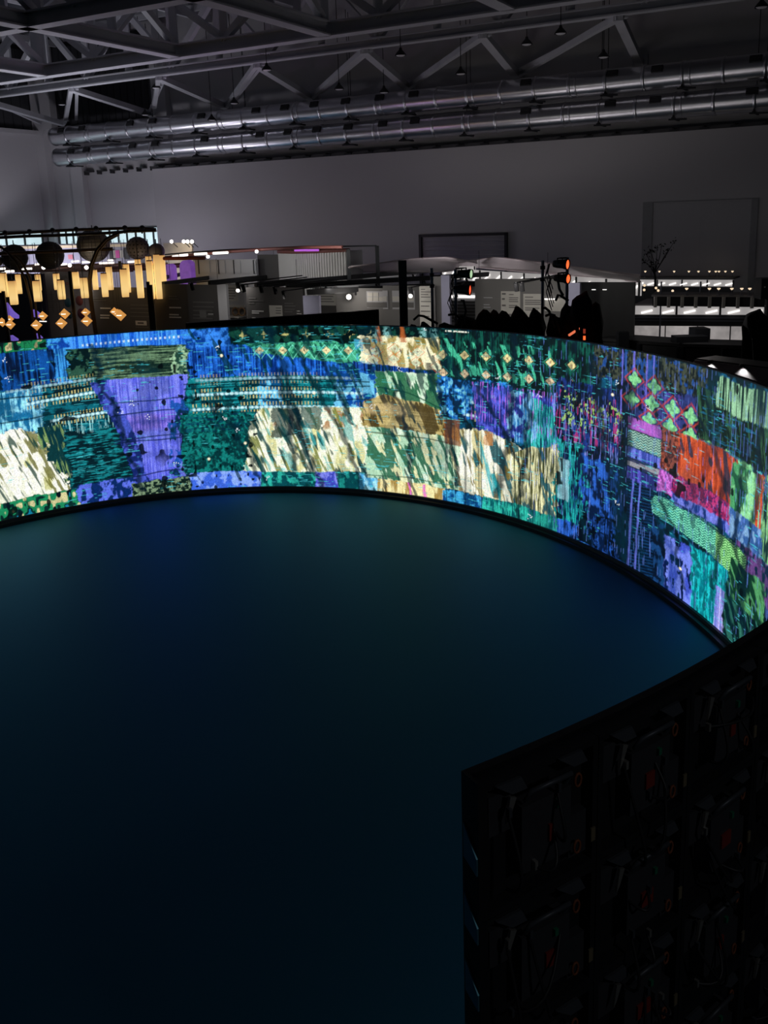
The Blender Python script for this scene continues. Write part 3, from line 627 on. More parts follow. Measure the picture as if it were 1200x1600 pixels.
put(th(fbm(6, 70, 331, 2), .765, .015) * th(fbm(1.5, 1.5, 333, 2), .50) * .6, C3(70, 190, 200)); put(th(fbm(80, 4, 335, 2), .77, .015) * (X > 820) * .45, C3(100, 130, 220))
put(((X < 400) | (X > 870)) * th(fbm(9, 8, 341, 1), .86, .015) * th(fbm(1.2, 1.6, 343, 2), .50) * .95, C3(2, 8, 12))
put(th(fbm(14, 12, 345, 1), .88, .015) * (X > 280) * (X < 400) * .95, C3(2, 12, 14))
put(th(fbm(55, .5, 351, 2), .68, .02) * (X > 690) * (X < 985) * .6, C3(4, 20, 40))
mul(.78 + .44 * GR); mul(.84 + .32 * GR_V)
for k, (x, v_) in enumerate(((22, .09), (22, .2), (208, .425), (190, .47), (231, .52), (268, .82), (347, .12), (350, .56), (369, .64), (412, .95), (626, .25), (779, .24), (841, .31), (665, .0), (663, .88), (828, .97), (1011, .235), (967, .72), (962, .16), (583, .475))): stars(x, v_, 7, 4.0, k)
for x, v_ in ((352, .17), (321, .81), (380, .72), (492, .41), (1068, .87), (955, .22)): put(np.clip(1.8 - np.hypot(X - x, (V - v_) * HP) / 1.6, 0, 1), C3(250, 236, 200))
put(np.clip(1.5 - np.abs((V - .012) * HP) / 1.0, 0, 1) * (X > 698) * (X < 734) * th(GR, .45), C3(236, 240, 220))
mul(np.where((X.astype(np.float32) * 1.25) % 3 < 1, .90, 1.03).astype(np.float32))
img = np.clip(img * np.float32(1.25), 0, 1)

screen = thing('led_screen', s_pt(TH_END), 'curved wall-high LED screen showing a bright blue, green and cream patchwork picture', 'screen')
def emissive_attr(name, attr):
    m = bpy.data.materials.new(name); m.use_nodes = True; nt = m.node_tree; b = nt.nodes['Principled BSDF']
    at = nt.nodes.new('ShaderNodeAttribute'); at.attribute_name = attr
    tc = nt.nodes.new('ShaderNodeTexCoord'); nz = nt.nodes.new('ShaderNodeTexNoise'); nz.inputs['Scale'].default_value = 55; nz.inputs['Detail'].default_value = 2
    mr = nt.nodes.new('ShaderNodeMapRange'); mr.inputs['From Min'].default_value = .3; mr.inputs['From Max'].default_value = .7; mr.inputs['To Min'].default_value = .72; mr.inputs['To Max'].default_value = 1.22
    mx = nt.nodes.new('ShaderNodeMix'); mx.data_type = 'RGBA'; mx.blend_type = 'MULTIPLY'; mx.inputs['Factor'].default_value = 1.0
    nt.links.new(tc.outputs['Object'], nz.inputs['Vector']); nt.links.new(nz.outputs['Fac'], mr.inputs['Value'])
    nt.links.new(at.outputs['Color'], mx.inputs['A']); nt.links.new(mr.outputs['Result'], mx.inputs['B'])
    nt.links.new(mx.outputs['Result'], b.inputs['Emission Color']); b.inputs['Emission Strength'].default_value = 1.0
    b.inputs['Base Color'].default_value = (0.01, 0.01, 0.012, 1); b.inputs['Roughness'].default_value = 0.5
    m.cycles.emission_sampling = 'NONE'
    return m
rr = s_rad(ths)
zz_ = ZHI + (ZLO - ZHI) * V1
co = np.empty((NR, NC, 3), np.float32)
co[..., 0] = (SC + rr * np.cos(ths))[None, :]; co[..., 1] = (SY + rr * np.sin(ths))[None, :]; co[..., 2] = zz_[:, None]
idx = (np.arange(NR - 1)[:, None] * NC + np.arange(NC - 1)[None, :]).reshape(-1)
quads = np.stack([idx, idx + NC, idx + NC + 1, idx + 1], 1).astype(np.int32)
me = bpy.data.meshes.new('display_surface')
me.vertices.add(NR * NC); me.vertices.foreach_set('co', co.reshape(-1))
me.loops.add(quads.size); me.loops.foreach_set('vertex_index', quads.reshape(-1))
me.polygons.add(len(quads)); me.polygons.foreach_set('loop_start', np.arange(0, quads.size, 4, dtype=np.int32))
me.update(calc_edges=True)
at_ = me.color_attributes.new('picture', 'FLOAT_COLOR', 'POINT')
rgba = np.ones((NR * NC, 4), np.float32); rgba[:, :3] = img.reshape(-1, 3)
at_.data.foreach_set('color', rgba.reshape(-1))
me.materials.append(emissive_attr('led_picture', 'picture'))
ds = bpy.data.objects.new('display_surface', me); COL.objects.link(ds); ds.parent = screen; ds.matrix_parent_inverse = Matrix.Translation(-screen.location)
ds['label'] = 'glowing picture face of the curved screen'

def ring(t0, t1, step, d0, d1, z0, z1, name, m, parent):   # curved bar along the screen
    n = max(2, int(abs(t1 - t0) / step)); g = []
    for i in range(n + 1):
        t = t0 + (t1 - t0) * i / n
        g.append([s_pt(t, z0, d0), s_pt(t, z1, d0), s_pt(t, z1, d1), s_pt(t, z0, d1), s_pt(t, z0, d0)])
    mb = MB().sheet(g, False); mb.add(g[0][:4], [(0, 1, 2, 3)]); mb.add(g[-1][:4], [(3, 2, 1, 0)])
    return mb.build(name, m, parent)
M_SHELL = mat('cabinet_black', (0.022, 0.023, 0.027), 0.5, var=0.25, scale=8)
M_PLATE = mat('bracket_plate', (0.10, 0.11, 0.13), 0.45, 0.3)
M_EDGE = mat('end_plate', (0.25, 0.65, 0.85), 0.35, 0.75)
ring(TH_END, TH_FAR, 0.02, -0.10, 0.06, 0.0, 0.055, 'base_rail', M_BLACKM, screen)
ring(TH_END, TH_FAR, 0.02, -0.035, 0.06, 0.055, 0.10, 'base_rail', M_DARKGREY, screen)
ring(TH_END, TH_FAR, 0.02, -0.004, 0.03, SH - 0.015, SH, 'top_rail', M_BLACKM, screen)
CW = 0.5 / 6.95                                        # one cabinet, in radians of the ring
NDET = 8
ring(TH_END + NDET * CW, TH_FAR, 0.02, 0.006, 0.09, 0.10, SH - 0.015, 'cabinet_shell', M_SHELL, screen)
M_RED = mat('red_tag', (0.30, 0.035, 0.025), 0.6); M_ORANGE = mat('orange_loop', (0.30, 0.09, 0.035), 0.6); M_GREEN = mat('green_plug', (0.01, 0.22, 0.12), 0.6)
M_CLIP = mat('silver_clip', (0.62, 0.60, 0.56), 0.35, 0.7); M_CABLE = mat('cable_black', (0.03, 0.03, 0.034), 0.45); M_TAN = mat('tan_sticker', (0.22, 0.18, 0.11), 0.7)
M_BOX = mat('module_grey', (0.055, 0.057, 0.066), 0.5)
rnd = random.Random(5)
for i in range(NDET):
    t0 = TH_END + i * CW; t1 = t0 + CW
    def cl(u, z, d): return s_pt(t0 + CW * u, z, d)     # u across one cabinet, z up, d behind the picture face
    def plate(mb, u0, u1, z0, z1, d0, d1):
        p = [cl(u0, z0, d0), cl(u1, z0, d0), cl(u1, z0, d1), cl(u0, z0, d1)]
        return mb.prism(p, Zv * (z1 - z0))
    for j in range(6):
        zb = ZLO + (SH - 0.015 - ZLO) * j / 6; hgt = (SH - 0.015 - ZLO) / 6; zt = zb + hgt
        mb = plate(MB(), .004, .996, zb + .002, zt - .002, .006, .035)
        plate(mb, .004, .05, zb + .002, zt - .002, .035, .085); plate(mb, .95, .996, zb + .002, zt - .002, .035, .085)
        plate(mb, .05, .95, zb + .002, zb + .025, .035, .085); plate(mb, .05, .95, zt - .025, zt - .002, .035, .085)
        cab = mb.build('cabinet', M_SHELL, screen)
        plate(MB(), .30, .72, zb + .12, zt - .12, .035, .10).build('power_box', M_BOX, cab)
        plate(MB(), .08, .26, zb + .28, zb + .42, .035, .07).build('module', M_BOX, cab); plate(MB(), .76, .92, zb + .06, zb + .22, .035, .07).build('module', M_BOX, cab)
        MB().tube([cl(.33, zt - .10, .10), cl(.33, zt - .05, .13), cl(.66, zt - .05, .13), cl(.66, zt - .10, .10)], .010, 6).build('handle', M_PLATE, cab)
        for s_ in (.10, .62):                           # the paired plates along the joints
            MB().prism([cl(s_, zt - .012, .086), cl(s_ + .20, zt - .012, .086), cl(s_ + .24, zt - .055, .092), cl(s_ + .12, zt - .055, .092)], (cl(.5, 0, .1) - cl(.5, 0, .09)).normalized() * .012).build('joint_plate', M_PLATE, cab)
        MB().prism([cl(.20, zt - .06, .095), cl(.25, zt - .07, .095), cl(.20, zt - .13, .095), cl(.17, zt - .15, .095)], (cl(.5, 0, .1) - cl(.5, 0, .09)).normalized() * .01).build('latch', M_CLIP, cab)
        tg = plate(MB(), .42 + .1 * rnd.random(), .50 + .1 * rnd.random(), zb + .20, zb + .26, .10, .108); tg.build('red_tag', M_RED, cab)
        c = cl(.80, zb + .36, .09); tn = (cl(.81, 0, 0) - cl(.80, 0, 0)).normalized()
        for dz in (0.0, -0.25):
            if zb + .36 + dz < 0.02: continue
            pts = [c + tn * (.014 * math.cos(a)) + Zv * (.024 * math.sin(a) + dz) for a in [k * math.pi / 5 for k in range(11)]]
            MB().tube(pts, .005, 5, False).build('pull_loop', M_ORANGE, cab)
        plate(MB(), .57, .60, zt - .17, zt - .145, .10, .112).build('green_plug', M_GREEN, cab)
        plate(MB(), .93, .97, zb + .10, zb + .15, .086, .092).build('sticker', M_TAN, cab)
        for q in range(3):
            u0, z0 = .15 + .6 * rnd.random(), zb + .06 + .34 * rnd.random()
            u1, z1 = .15 + .7 * rnd.random(), zb - .10 + .4 * rnd.random(); z1 = max(.05, z1)
            mid = ((u0 + u1) / 2 + .15 * (rnd.random() - .5), min(z0, z1) - .08 * rnd.random())
            pts = []
            for k in range(9):
                f = k / 8; pts.append(cl((1 - f) ** 2 * u0 + 2 * f * (1 - f) * mid[0] + f * f * u1, max(.03, (1 - f) ** 2 * z0 + 2 * f * (1 - f) * mid[1] + f * f * z1), .10 + .06 * math.sin(math.pi * f)))
            MB().tube(pts, .006, 5).build('cable', M_CABLE, cab)
            plate(MB(), u0 - .012, u0 + .012, z0 - .012, z0 + .018, .10, .118).build('plug', M_CLIP if q == 0 else M_PLATE, cab)
# end of the ring: edge strip with sloping plates
nrm = (s_pt(TH_END + .01) - s_pt(TH_END)).normalized(); out = (s_pt(TH_END, 0, .1) - s_pt(TH_END)).normalized()
MB().obox(s_pt(TH_END, (SH) / 2, .042) - nrm * .006, nrm * .006, out * .046, Zv * (SH / 2)).build('end_strip', M_SHELL, screen)
for k in range(11):
    z = SH - .20 - k * .25
    MB().prism([s_pt(TH_END, z + .03, .012) - nrm * .013, s_pt(TH_END, z - .09, .012) - nrm * .013, s_pt(TH_END, z - .12, .085) - nrm * .013, s_pt(TH_END, z - .06, .085) - nrm * .013], -nrm * .006).build('end_plate', M_EDGE, screen)

# ------------------------------------------------------------------ exhibition stalls behind the screen
def upright(p0, p1, z0, z1, thick=0.06, back=True):    # vertical slab between two plan points
    p0 = Vector((p0.x, p0.y, 0)); p1 = Vector((p1.x, p1.y, 0)); d = (p1 - p0).normalized(); nn = Vector((d.y, -d.x, 0))
    if nn.dot(-p0) < 0: nn = -nn
    return MB().prism([p0 + Zv * z0, p1 + Zv * z0, p1 + Zv * z1, p0 + Zv * z1], -nn * thick), nn
def wall_spot(name, px, py, off, power, color, size=.12, drop=.45):
    p = on_wall(px, py, off); return lamp(name, 'SPOT', p, power, color, size, target=p - WN - Zv * drop, spot=2.2, blend=.7)
M_BOARD = mat('stall_grey', (0.20, 0.195, 0.19), 0.75, var=0.06, scale=0.8)
M_BOARDD = mat('stall_dark', (0.085, 0.080, 0.078), 0.7, var=0.08, scale=0.8)
M_BOARDL = mat('stall_light', (0.50, 0.50, 0.52), 0.75, var=0.06, scale=0.8)
M_LILAC = mat('stall_lilac', (0.34, 0.34, 0.46), 0.75, var=0.05)
M_PAPER = mat('pale_print', (0.62, 0.60, 0.55), 0.7, var=0.06, scale=3)
M_INK = mat('ink_grey', (0.16, 0.155, 0.15), 0.8); M_WHITEINK = mat('white_lettering', (0.72, 0.71, 0.70), 0.6)
def board(name, px0, px1, py, off, m, label, z0=0.0, thick=0.08, py1=None, group=None):
    p0 = on_wall(px0, py, off); p1 = on_wall(px1, py if py1 is None else py1, off)
    z1 = p0.z
    mb, nn = upright(p0, p1, z0, z1, thick)
    t = thing(name, Vector((p0.x, p0.y, z0)), label, 'panel', group)
    mb.build('board', m, t)
    return t, off
def print_on(t, off, name, px0, px1, py0, py1, m, lift=0.012, parent=None):   # flat print or sheet on a board that faces the hall
    a0, z1 = wall_az(px0, py0, off); a1, _ = wall_az(px1, py0, off); _, z0 = wall_az(px0, py1, off)
    return MB().hbox(a0, a1, off + lift - 0.012, off + lift, z0, z1).build(name, m, parent if parent is not None else t)
def text_rows(t, off, px0, px1, rows, m, lift, parent=None, h=1.2):
    for y, f in rows: print_on(t, off, 'text_line', px0, px0 + (px1 - px0) * f, y - h / 2, y + h / 2, m, lift, parent)

# dark text walls under the lanterns and beside them
t, o = board('text_wall', 143, 242, 449, 12.2, M_BOARDD, 'dark exhibition wall with white captions behind the hanging diamonds', py1=449)
text_rows(t, o, 157, 173, [(481.5, 1), (492.5, .9), (496.5, .85)], M_WHITEINK, .014, h=2.0)
text_rows(t, o, 146, 166, [(466, .8), (469, 1)], M_INK, .014)
text_rows(t, o, 204, 236, [(476.5, 1), (482, .9), (488, .9), (494, .9)], M_INK, .014)
lg = print_on(t, o, 'emblem_plate', 212, 229, 501, 508, M_WHITEINK, .014)
print_on(t, o, 'emblem_slot', 216, 225, 503.5, 505.5, M_BOARDD, .03, lg); text_rows(t, o, 212, 236, [(511, .85)], M_INK, .014, h=2)
t, o = board('text_wall', 240, 296, 444, 13.0, M_BOARDD, 'dark exhibition wall with small white captions right of the tallest lanterns')
text_rows(t, o, 264, 279, [(463, .8), (467, 1)], M_INK, .014); text_rows(t, o, 265, 283, [(480.5, 1), (491.5, .8), (495.5, 1)], M_WHITEINK, .014, h=2.0)
t, o = board('text_wall', 292, 340, 445, 13.4, M_BOARDD, 'dark brown exhibition wall with grey paragraph lines left of the white shelf unit')
text_rows(t, o, 302, 336, [(472, .95), (479, .95), (485, .9), (492, .95), (497, .9)], M_INK, .014, h=1.8); print_on(t, o, 'picture', 312, 322, 484, 496, M_BOARD, .014); text_rows(t, o, 326, 334, [(490.5, 1)], M_WHITEINK, .03)
t, o = board('return_wall', 339, 353, 445, 13.9, M_BOARDL, 'narrow pale grey end wall beside the white shelf unit')
# white shelf unit with printed sheet, shelf and small objects
t, o = board('shelf_unit', 352, 385, 443, 12.6, M_BOARDL, 'white shelf unit with printed sheet and two small round objects')
t['category'] = 'shelf'
sh = print_on(t, o, 'printed_sheet', 353, 371, 446, 470, M_PAPER, .02); text_rows(t, o, 355, 369, [(450, .9), (454, 1), (458, .95), (462, 1), (466, .8)], M_INK, .035, sh)
a0, z0 = wall_az(354, 478, o); a1, _ = wall_az(384, 478, o)
MB().hbox(a0, a1, o, o + .05, z0 - .03, z0 + .03).build('rail', M_PAPER, t)
_, zs = wall_az(354, 492, o); MB().hbox(a0, a1, o, o + .35, zs - .04, zs).build('shelf', M_PAPER, t); print_on(t, o, 'back_panel', 354, 384, 480, 491, M_BOARD, .016)
for k, px in enumerate((368, 378)):
    p = on_wall(px, 489, o + .18); p.z = zs + .11
    ob = MB().tube([p + WE * (.10 * math.cos(a)) + Zv * (.10 * math.sin(a)) for a in [q * math.pi / 8 for q in range(17)]], .022, 6, False).build('ring_ornament', mat('brown_wood', (0.30, 0.17, 0.08), 0.5), None)
    tag(ob, 'small brown ring ornament on the white shelf, ' + ('left' if k == 0 else 'right') + ' of two', 'ornament', 'ring ornaments on the shelf')
# folded dark wall in the middle with angled captions
t, o = board('text_wall', 384, 473, 449, 14.2, M_BOARDD, 'dark exhibition wall with slanting white captions left of the lilac end wall')
text_rows(t, o, 389, 412, [(466, .5), (470, 1), (474, .4)], M_INK, .014, h=1.6); text_rows(t, o, 394, 412, [(486, 1), (489, .6), (497, .3)], M_WHITEINK, .014, h=2)
p_ = print_on(t, o, 'picture', 421, 441, 477, 496, M_PAPER, .016); text_rows(t, o, 432, 440, [(481, 1), (485, 1), (489, 1)], M_INK, .032, p_)
text_rows(t, o, 445, 462, [(474, .8), (478, 1), (483, .9), (487, .7)], M_INK, .014, h=1.8); text_rows(t, o, 464, 472, [(486, .6), (490, .9)], M_WHITEINK, .014)
t, o = board('return_wall', 473, 498, 462, 15.0, M_LILAC, 'plain lilac end wall under the overhead rails')
t, o = board('text_wall', 497, 525, 454, 13.6, M_PAPER, 'pale printed sheet wall between lilac end wall and the bright spotlight'); text_rows(t, o, 500, 523, [(459, 1), (463, .9), (467, .8), (471, .95)], M_INK, .014)
print_on(t, o, 'dark_plinth', 497, 525, 477, 500, M_BOARDD, .02)
t, o = board('exhibit_wall', 524, 600, 450, 14.6, M_BOARD, 'grey exhibition wall carrying the single bright spotlight'); 
p_ = print_on(t, o, 'chart', 573, 600, 455, 481, M_BOARDL, .014)
for c, r in ((0, 0), (1, 0), (0, 1), (1, 1), (2, 1)): print_on(t, o, 'chart_cell', 575 + c * 9, 583 + c * 9, 457 + r * 7, 463 + r * 7, M_PAPER, .028, p_)
print_on(t, o, 'chart_bar', 574, 600, 472, 480, M_INK, .028, p_)
sl = thing('spotlight', on_wall(545, 464, o + .3), 'small bright round spotlight shining from the grey exhibition wall', 'lamp')
MB().sphere(on_wall(545, 464, o + .3), .055, 12, 8).build('bulb', M_SPOTGLOW, sl); MB().tube([on_wall(545, 464, o), on_wall(545, 464, o + .3)], .03, 8).build('arm', M_LAMPBLK, sl)
lamp('spotlight_glow', 'POINT', on_wall(545, 464, o + .55), 7, (1, .92, .84), .05)
t, o = board('exhibit_wall', 598, 656, 446, 14.8, M_BOARD, 'grey exhibition wall behind the thick black post with two charts')
for x0, x1, nm in ((590, 606, 'chart'), (613, 648, 'chart')):
    p_ = print_on(t, o, nm, x0 + 8 if x0 < 600 else x0, x1, 454, 483, M_BOARDL, .014); print_on(t, o, 'chart_band', x0 + 9 if x0 < 600 else x0 + 1, x1 - 1, 463, 470, M_PAPER, .028, p_); print_on(t, o, 'chart_bar', x0 + 9 if x0 < 600 else x0 + 1, x1 - 1, 472, 480, M_INK, .028, p_)
t, o = board('text_wall', 655, 677, 447, 15.2, M_PAPER, 'tall white lit text panel left of the thin grey post'); text_rows(t, o, 658, 674, [(452, .4), (456, 1), (460, .7), (464, .9), (471, 1), (478, .8), (486, .9), (494, .8)], M_INK, .014)
t, o = board('return_wall', 676, 690, 432, 14.9, M_BOARD, 'narrow grey wall right of the white text panel'); t, o = board('return_wall', 689, 702, 430, 15.1, M_LILAC, 'narrow bluish end wall left of the white ribbed stall')
t, o = board('ribbed_wall', 700, 745, 440, 12.0, M_BOARDL, 'pale ribbed stall wall glimpsed between the two stage light posts')
for k in range(7): print_on(t, o, 'rib', 701, 744, 470 + k * 5.0, 473 + k * 5.0, M_BOARD, .03)
pt = print_on(t, o, 'light_strip', 701, 744, 461, 465, M_TUBE, .04)
t, o = board('exhibit_wall', 742, 884, 436, 14.0, M_BOARD, 'wide grey exhibition wall with two white notices', py1=436)
for x0, x1, y0, y1 in ((783, 813, 455, 490), (818, 849, 459, 496)):
    p_ = print_on(t, o, 'notice', x0, x1, y0, y1, M_PAPER, .014)
    text_rows(t, o, x0 + (13 if x0 < 800 else 3), x1 - 3, [(y0 + 5, .5), (y0 + 10, 1), (y0 + 13, .95), (y0 + 16, 1), (y0 + 22, .9), (y0 + 25, .8)], M_INK, .028, p_)
    if x0 < 800: text_rows(t, o, x0 + 2, x0 + 9, [(y0 + 4, .8), (y0 + 12, .6), (y0 + 22, .8)], M_INK, .028, p_, 2.5)
text_rows(t, o, 756, 771, [(465, .9), (476, .6), (480, .7)], M_BOARDL, .014); print_on(t, o, 'glow_sheet', 852, 884, 466, 486, M_PAPER, .014); print_on(t, o, 'light_strip', 852, 872, 466, 468, M_TUBE, .05)  # pale sheet under a tube stands in for a white glow
t, o = board('return_wall', 886, 906, 442, 14.4, M_LILAC, 'end wall right of the red stage lights, blue light put in its colour')  # blue light falling on this wall is put into the board colour
t, o = board('black_booth', 903, 992, 441, 13.6, M_BLACK, 'large black booth wall between the red stage lights and the lit bars', py1=441)
for px, py in ((945, 452.5), (928, 452.5)): print_on(t, o, 'slot_light', px - 3, px + 3, py - .5, py + .5, M_TUBE, .02)

# stall wash lights over the walls
for px, py, off, pw in ((166, 470, 13.4, 4), (270, 470, 14.4, 5), (318, 478, 14.6, 5), (366, 450, 14.2, 8), (400, 478, 15.4, 5), (436, 480, 15.4, 6), (512, 458, 14.8, 6), (585, 456, 16.0, 8), (632, 456, 16.2, 8), (666, 470, 16.2, 9), (690, 460, 16.2, 5), (798, 450, 15.6, 9), (838, 452, 15.6, 9), (868, 460, 15.0, 6), (895, 440, 16.2, 4), (770, 440, 15.5, 5)):
    wall_spot('stall_light', px, py - 8, off + .3, pw * 1.25, (1.0, 0.95, 0.90))

# black overhead rails with track heads
RAILS = [((258, 433), (319.5, 421.5)), ((255, 443), (436, 419)), ((327, 442), (543, 419)), ((399, 445), (673, 422)), ((447, 447), (763, 428)), ((480, 456), (874, 436))]
for k, (a, b) in enumerate(RAILS):
    p = at_z(a[0], a[1], 3.28); q = at_z(b[0], b[1], 3.28)
    t = thing('overhead_rail', p, 'black overhead rail above the stalls, ' + NTH[k] + ' counted from the far left', 'rail', 'black rails over the stalls')
    MB().beam(p, q, 0.09, 0.10).build('rail_body', M_BLACK, t)
    MB().beam(p - Zv * .06, q - Zv * .06, 0.03, 0.02).build('track', M_BLACKM, t)
    d = q - p
    for f in (0.18, 0.42, 0.66, 0.88):
        c = p + d * f
        h_ = MB().tube([c - Zv * .03, c - Zv * .10], .015, 6).build('track_head', M_BLACKM, t)
        MB().tube([c - Zv * .09, c - Zv * .16 - WN * .08], .03, 8).build('lamp_can', M_LAMPBLK, h_)
    for f in (0.05, 0.95):
        c = p + d * f; MB().tube([c, Vector((c.x, c.y, 3.9))], .006, 4).build('hanger_wire', M_BLACKM, t)
HEADS = [(299, 449), (371, 449), (379, 452), (407, 453), (429, 455), (443, 462), (641, 457), (806, 450), (815, 450)]
for k, (px, py) in enumerate(HEADS):
    p = on_wall(px, py, 15.6)
    t = thing('track_spotlight', p, 'small black spotlight aimed at the stall walls, ' + NTH[k] + ' from the left', 'lamp', 'small spotlights over the stalls')
    MB().tube([p + Zv * .10, p - Zv * .06 - WN * .05], .045, 10).build('lamp_can', M_LAMPBLK, t)
    MB().tube([p - WN * 2.6 + Zv * .10, p + Zv * .10], .014, 5).build('arm', M_LAMPBLK, t)
    if px in (371, 641): MB().sphere(p - Zv * .07 - WN * .06 + WN * .05, .04, 10, 6).build('lens', M_SPOTGLOW, t)

# pale roof slabs of the stalls under the rails
for k, (poly, lab) in enumerate((([(288, 437), (430, 424), (470, 424), (402, 447), (300, 447)], 'pale stall cover slab under the left overhead rails'), ([(474, 424), (660, 424), (640, 438), (560, 450), (406, 447)], 'pale stall cover slab under the middle overhead rails'))):
    sb = MB().prism([at_z(x, y, 3.02) for x, y in poly], Zv * .05).build('cover_slab', M_BOARDL); tag(sb, lab, 'cover')
for px, py in ((360, 436), (470, 434), (580, 434)): lamp('rail_light', 'SPOT', at_z(px, py, 3.02) + Zv * .9, 16, (1, .97, .93), .2, target=at_z(px, py, 3.02), spot=2.5, blend=.6)
# black fascia board and black post standing right behind the screen
p = at_y(290, 505, 18.6); q = at_y(592, 484, 18.6)
fb = MB().prism([Vector((p.x, p.y, 0)), Vector((q.x, q.y, 0)), q, p], Vector((0, .12, 0))).build('fascia_board', M_BLACK)
tag(fb, 'long black wedge-topped board standing just behind the screen', 'board')
pb = at_y(628.5, 407, 17.9); hw = 6.3 / FPX * 17.9
t = thing('black_post', Vector((pb.x, pb.y, 0)), 'thick square black post rising behind the middle of the screen', 'post')
MB().box(pb.x - hw, pb.x + hw, pb.y - hw, pb.y + hw, 0.03, pb.z).build('shaft', M_BLACK, t); MB().box(pb.x - .2, pb.x + .2, pb.y - .2, pb.y + .2, 0, .03).build('base_plate', M_BLACKM, t)

# grey tube stands with stage lights
M_REDL = mat('red_lens', (0.5, 0.05, 0.03), 0.4, emit=(1.0, 0.10, 0.03), estr=1.3, var=0.3, scale=60); M_ORL = mat('orange_lens', (0.5, 0.1, 0.03), 0.4, emit=(1.0, 0.13, 0.03), estr=1.5, var=0.3, scale=60)
M_GRL = mat('green_lens', (0.4, 0.6, 0.4), 0.4, emit=(0.55, 0.80, 0.48), estr=0.8, var=0.2, scale=60)
POSTS = [(674.5, 419, 17.6, 'thin grey tube post left of the stage light stand'), (711.5, 421, 17.2, 'grey tube stand carrying the green and the small red stage light'), (848, 407, 16.6, 'bare grey tube post left of the two orange stage lights'), (886.5, 402, 16.2, 'grey tube stand carrying the two orange stage lights')]
for px, py, Y, lab in POSTS:
    p = at_y(px, py, Y); t = thing('tube_stand', Vector((p.x, p.y, 0)), lab, 'stand', 'grey tube stands behind the screen')
    MB().tube([(p.x, p.y, 0.02), p], .028, 10).build('tube', M_PIPE, t); MB().lathe((p.x, p.y, 0), [(.001, .03), (.25, .03), (.25, 0)], 16).build('foot', M_BLACKM, t)
    for zc in (p.z - .12, p.z - .32): MB().lathe((p.x, p.y, zc), [(.028, -.03), (.045, -.03), (.045, .03), (.028, .03)], 10).build('clamp', M_BLACKM, t)
def stage_light(px, py, Y, wpx, hpx, m, label, yaw, post):
    c = at_y(px, py, Y); s_ = hpx / FPX * Y / 2
    ax = Vector((math.sin(yaw), -math.cos(yaw), -0.05)).normalized()
    t = thing('stage_light', c, label, 'stage light', 'coloured stage lights')
    MB().lathe(c, [(.001, -.21), (s_ * .7, -.21), (s_ * .85, -.15), (s_ * .9, -.04), (s_ * 1.08, 0.0), (s_ * 1.08, .05), (s_ * .98, .05)], 20, ax).build('housing', M_LAMPBLK, t)
    L = MB().lathe(c, [(.001, .045), (s_ * .6, .042), (s_ * .98, .03)], 20, ax).build('lens', m, t)
    sd = ax.cross(Zv).normalized()
    MB().tube([c + sd * s_ * 1.15 - ax * .1, c + sd * s_ * 1.2 - ax * .1 + Zv * s_ * 1.2, c - sd * s_ * 1.2 - ax * .1 + Zv * s_ * 1.2, c - sd * s_ * 1.15 - ax * .1], .012, 6).build('yoke', M_BLACKM, t)
    if post is not None: MB().tube([c - ax * .1 + Zv * s_ * 1.2, Vector((post.x, post.y, c.z + s_ * 1.25))], .014, 6).build('clamp_arm', M_BLACKM, t)
    for k in range(3):
        MB().tube([c - ax * .28 + sd * (.02 * k), c - ax * (.32 + .03 * k) - Zv * (.15 + .05 * k), c - ax * (.2 + .02 * k) + sd * .05 - Zv * (.42 + .06 * k)], .008, 5).build('cable', M_CABLE, t)
    return c
pp = at_y(711.5, 421, 17.2); po = at_y(886.5, 402, 16.2)
stage_light(733, 428, 17.15, 10, 14, M_GRL, 'stage light with pale green lens on the left stand', 1.05, pp)
stage_light(731, 453, 17.15, 8, 16, M_REDL, 'stage light with red lens below the green one', 1.20, pp)
stage_light(883.5, 413, 16.1, 9, 15, M_ORL, 'upper of two orange-red stage lights on the right stand', .95, po)
stage_light(884.5, 435.5, 16.1, 9, 14, M_ORL, 'lower of two orange-red stage lights on the right stand', .85, po)

# heap of black draped equipment behind the screen
rnd = random.Random(11)
def drape(px0, px1, pyt, Y, label, k):
    p0 = at_y(px0, pyt, Y); p1 = at_y(px1, pyt, Y); n = 12; L = (p1.x - p0.x)
    ph = rnd.random() * 6; grid = []
    for j in range(9):
        row = []
        for i in range(n + 1):
            u = i / n; v = j / 8 * math.pi
            hump = min(1, 5 * u, 5 * (1 - u)) ** .5
            top = 2.2 + (p0.z - 2.2) * (0.88 + 0.09 * math.sin(u * 5 + ph) + .06 * math.sin(u * 13 + 2 * ph)) * (.62 + .38 * hump)
            wob = .10 * math.sin(u * 11 + ph + v)
            z = max(0.0, top * math.sin(v) ** .30 if 0 < j < 8 else 0.0)
            row.append(Vector((p0.x + L * u + .05 * math.sin(v * 3 + u * 9), Y - math.cos(v) * (.32 + wob), z)))
        grid.append(row)
    mb = MB().sheet(grid); o = mb.build('draped_heap', M_CLOTH)
    o.modifiers.new('thick', 'SOLIDIFY').thickness = .03
    return tag(o, label, 'cloth', 'black cloth heaps behind the screen')
drape(636, 676, 498, 17.3, 'low black cloth heap between the thick post and the thin post', 0)
drape(684, 748, 488, 17.0, 'black cloth heap beneath the red stage light', 1)
drape(738, 794, 482, 16.8, 'black cloth heap left of the tallest heap', 2)
drape(776, 826, 472, 16.7, 'tall black cloth heap under the first white notice', 3)
drape(812, 850, 475, 16.5, 'black cloth heap under the second white notice', 4)
drape(858, 906, 468, 15.9, 'black cloth heap around the stand of the orange lights', 5)
drape(894, 940, 446, 15.7, 'highest black cloth heap right of the orange lights', 6)
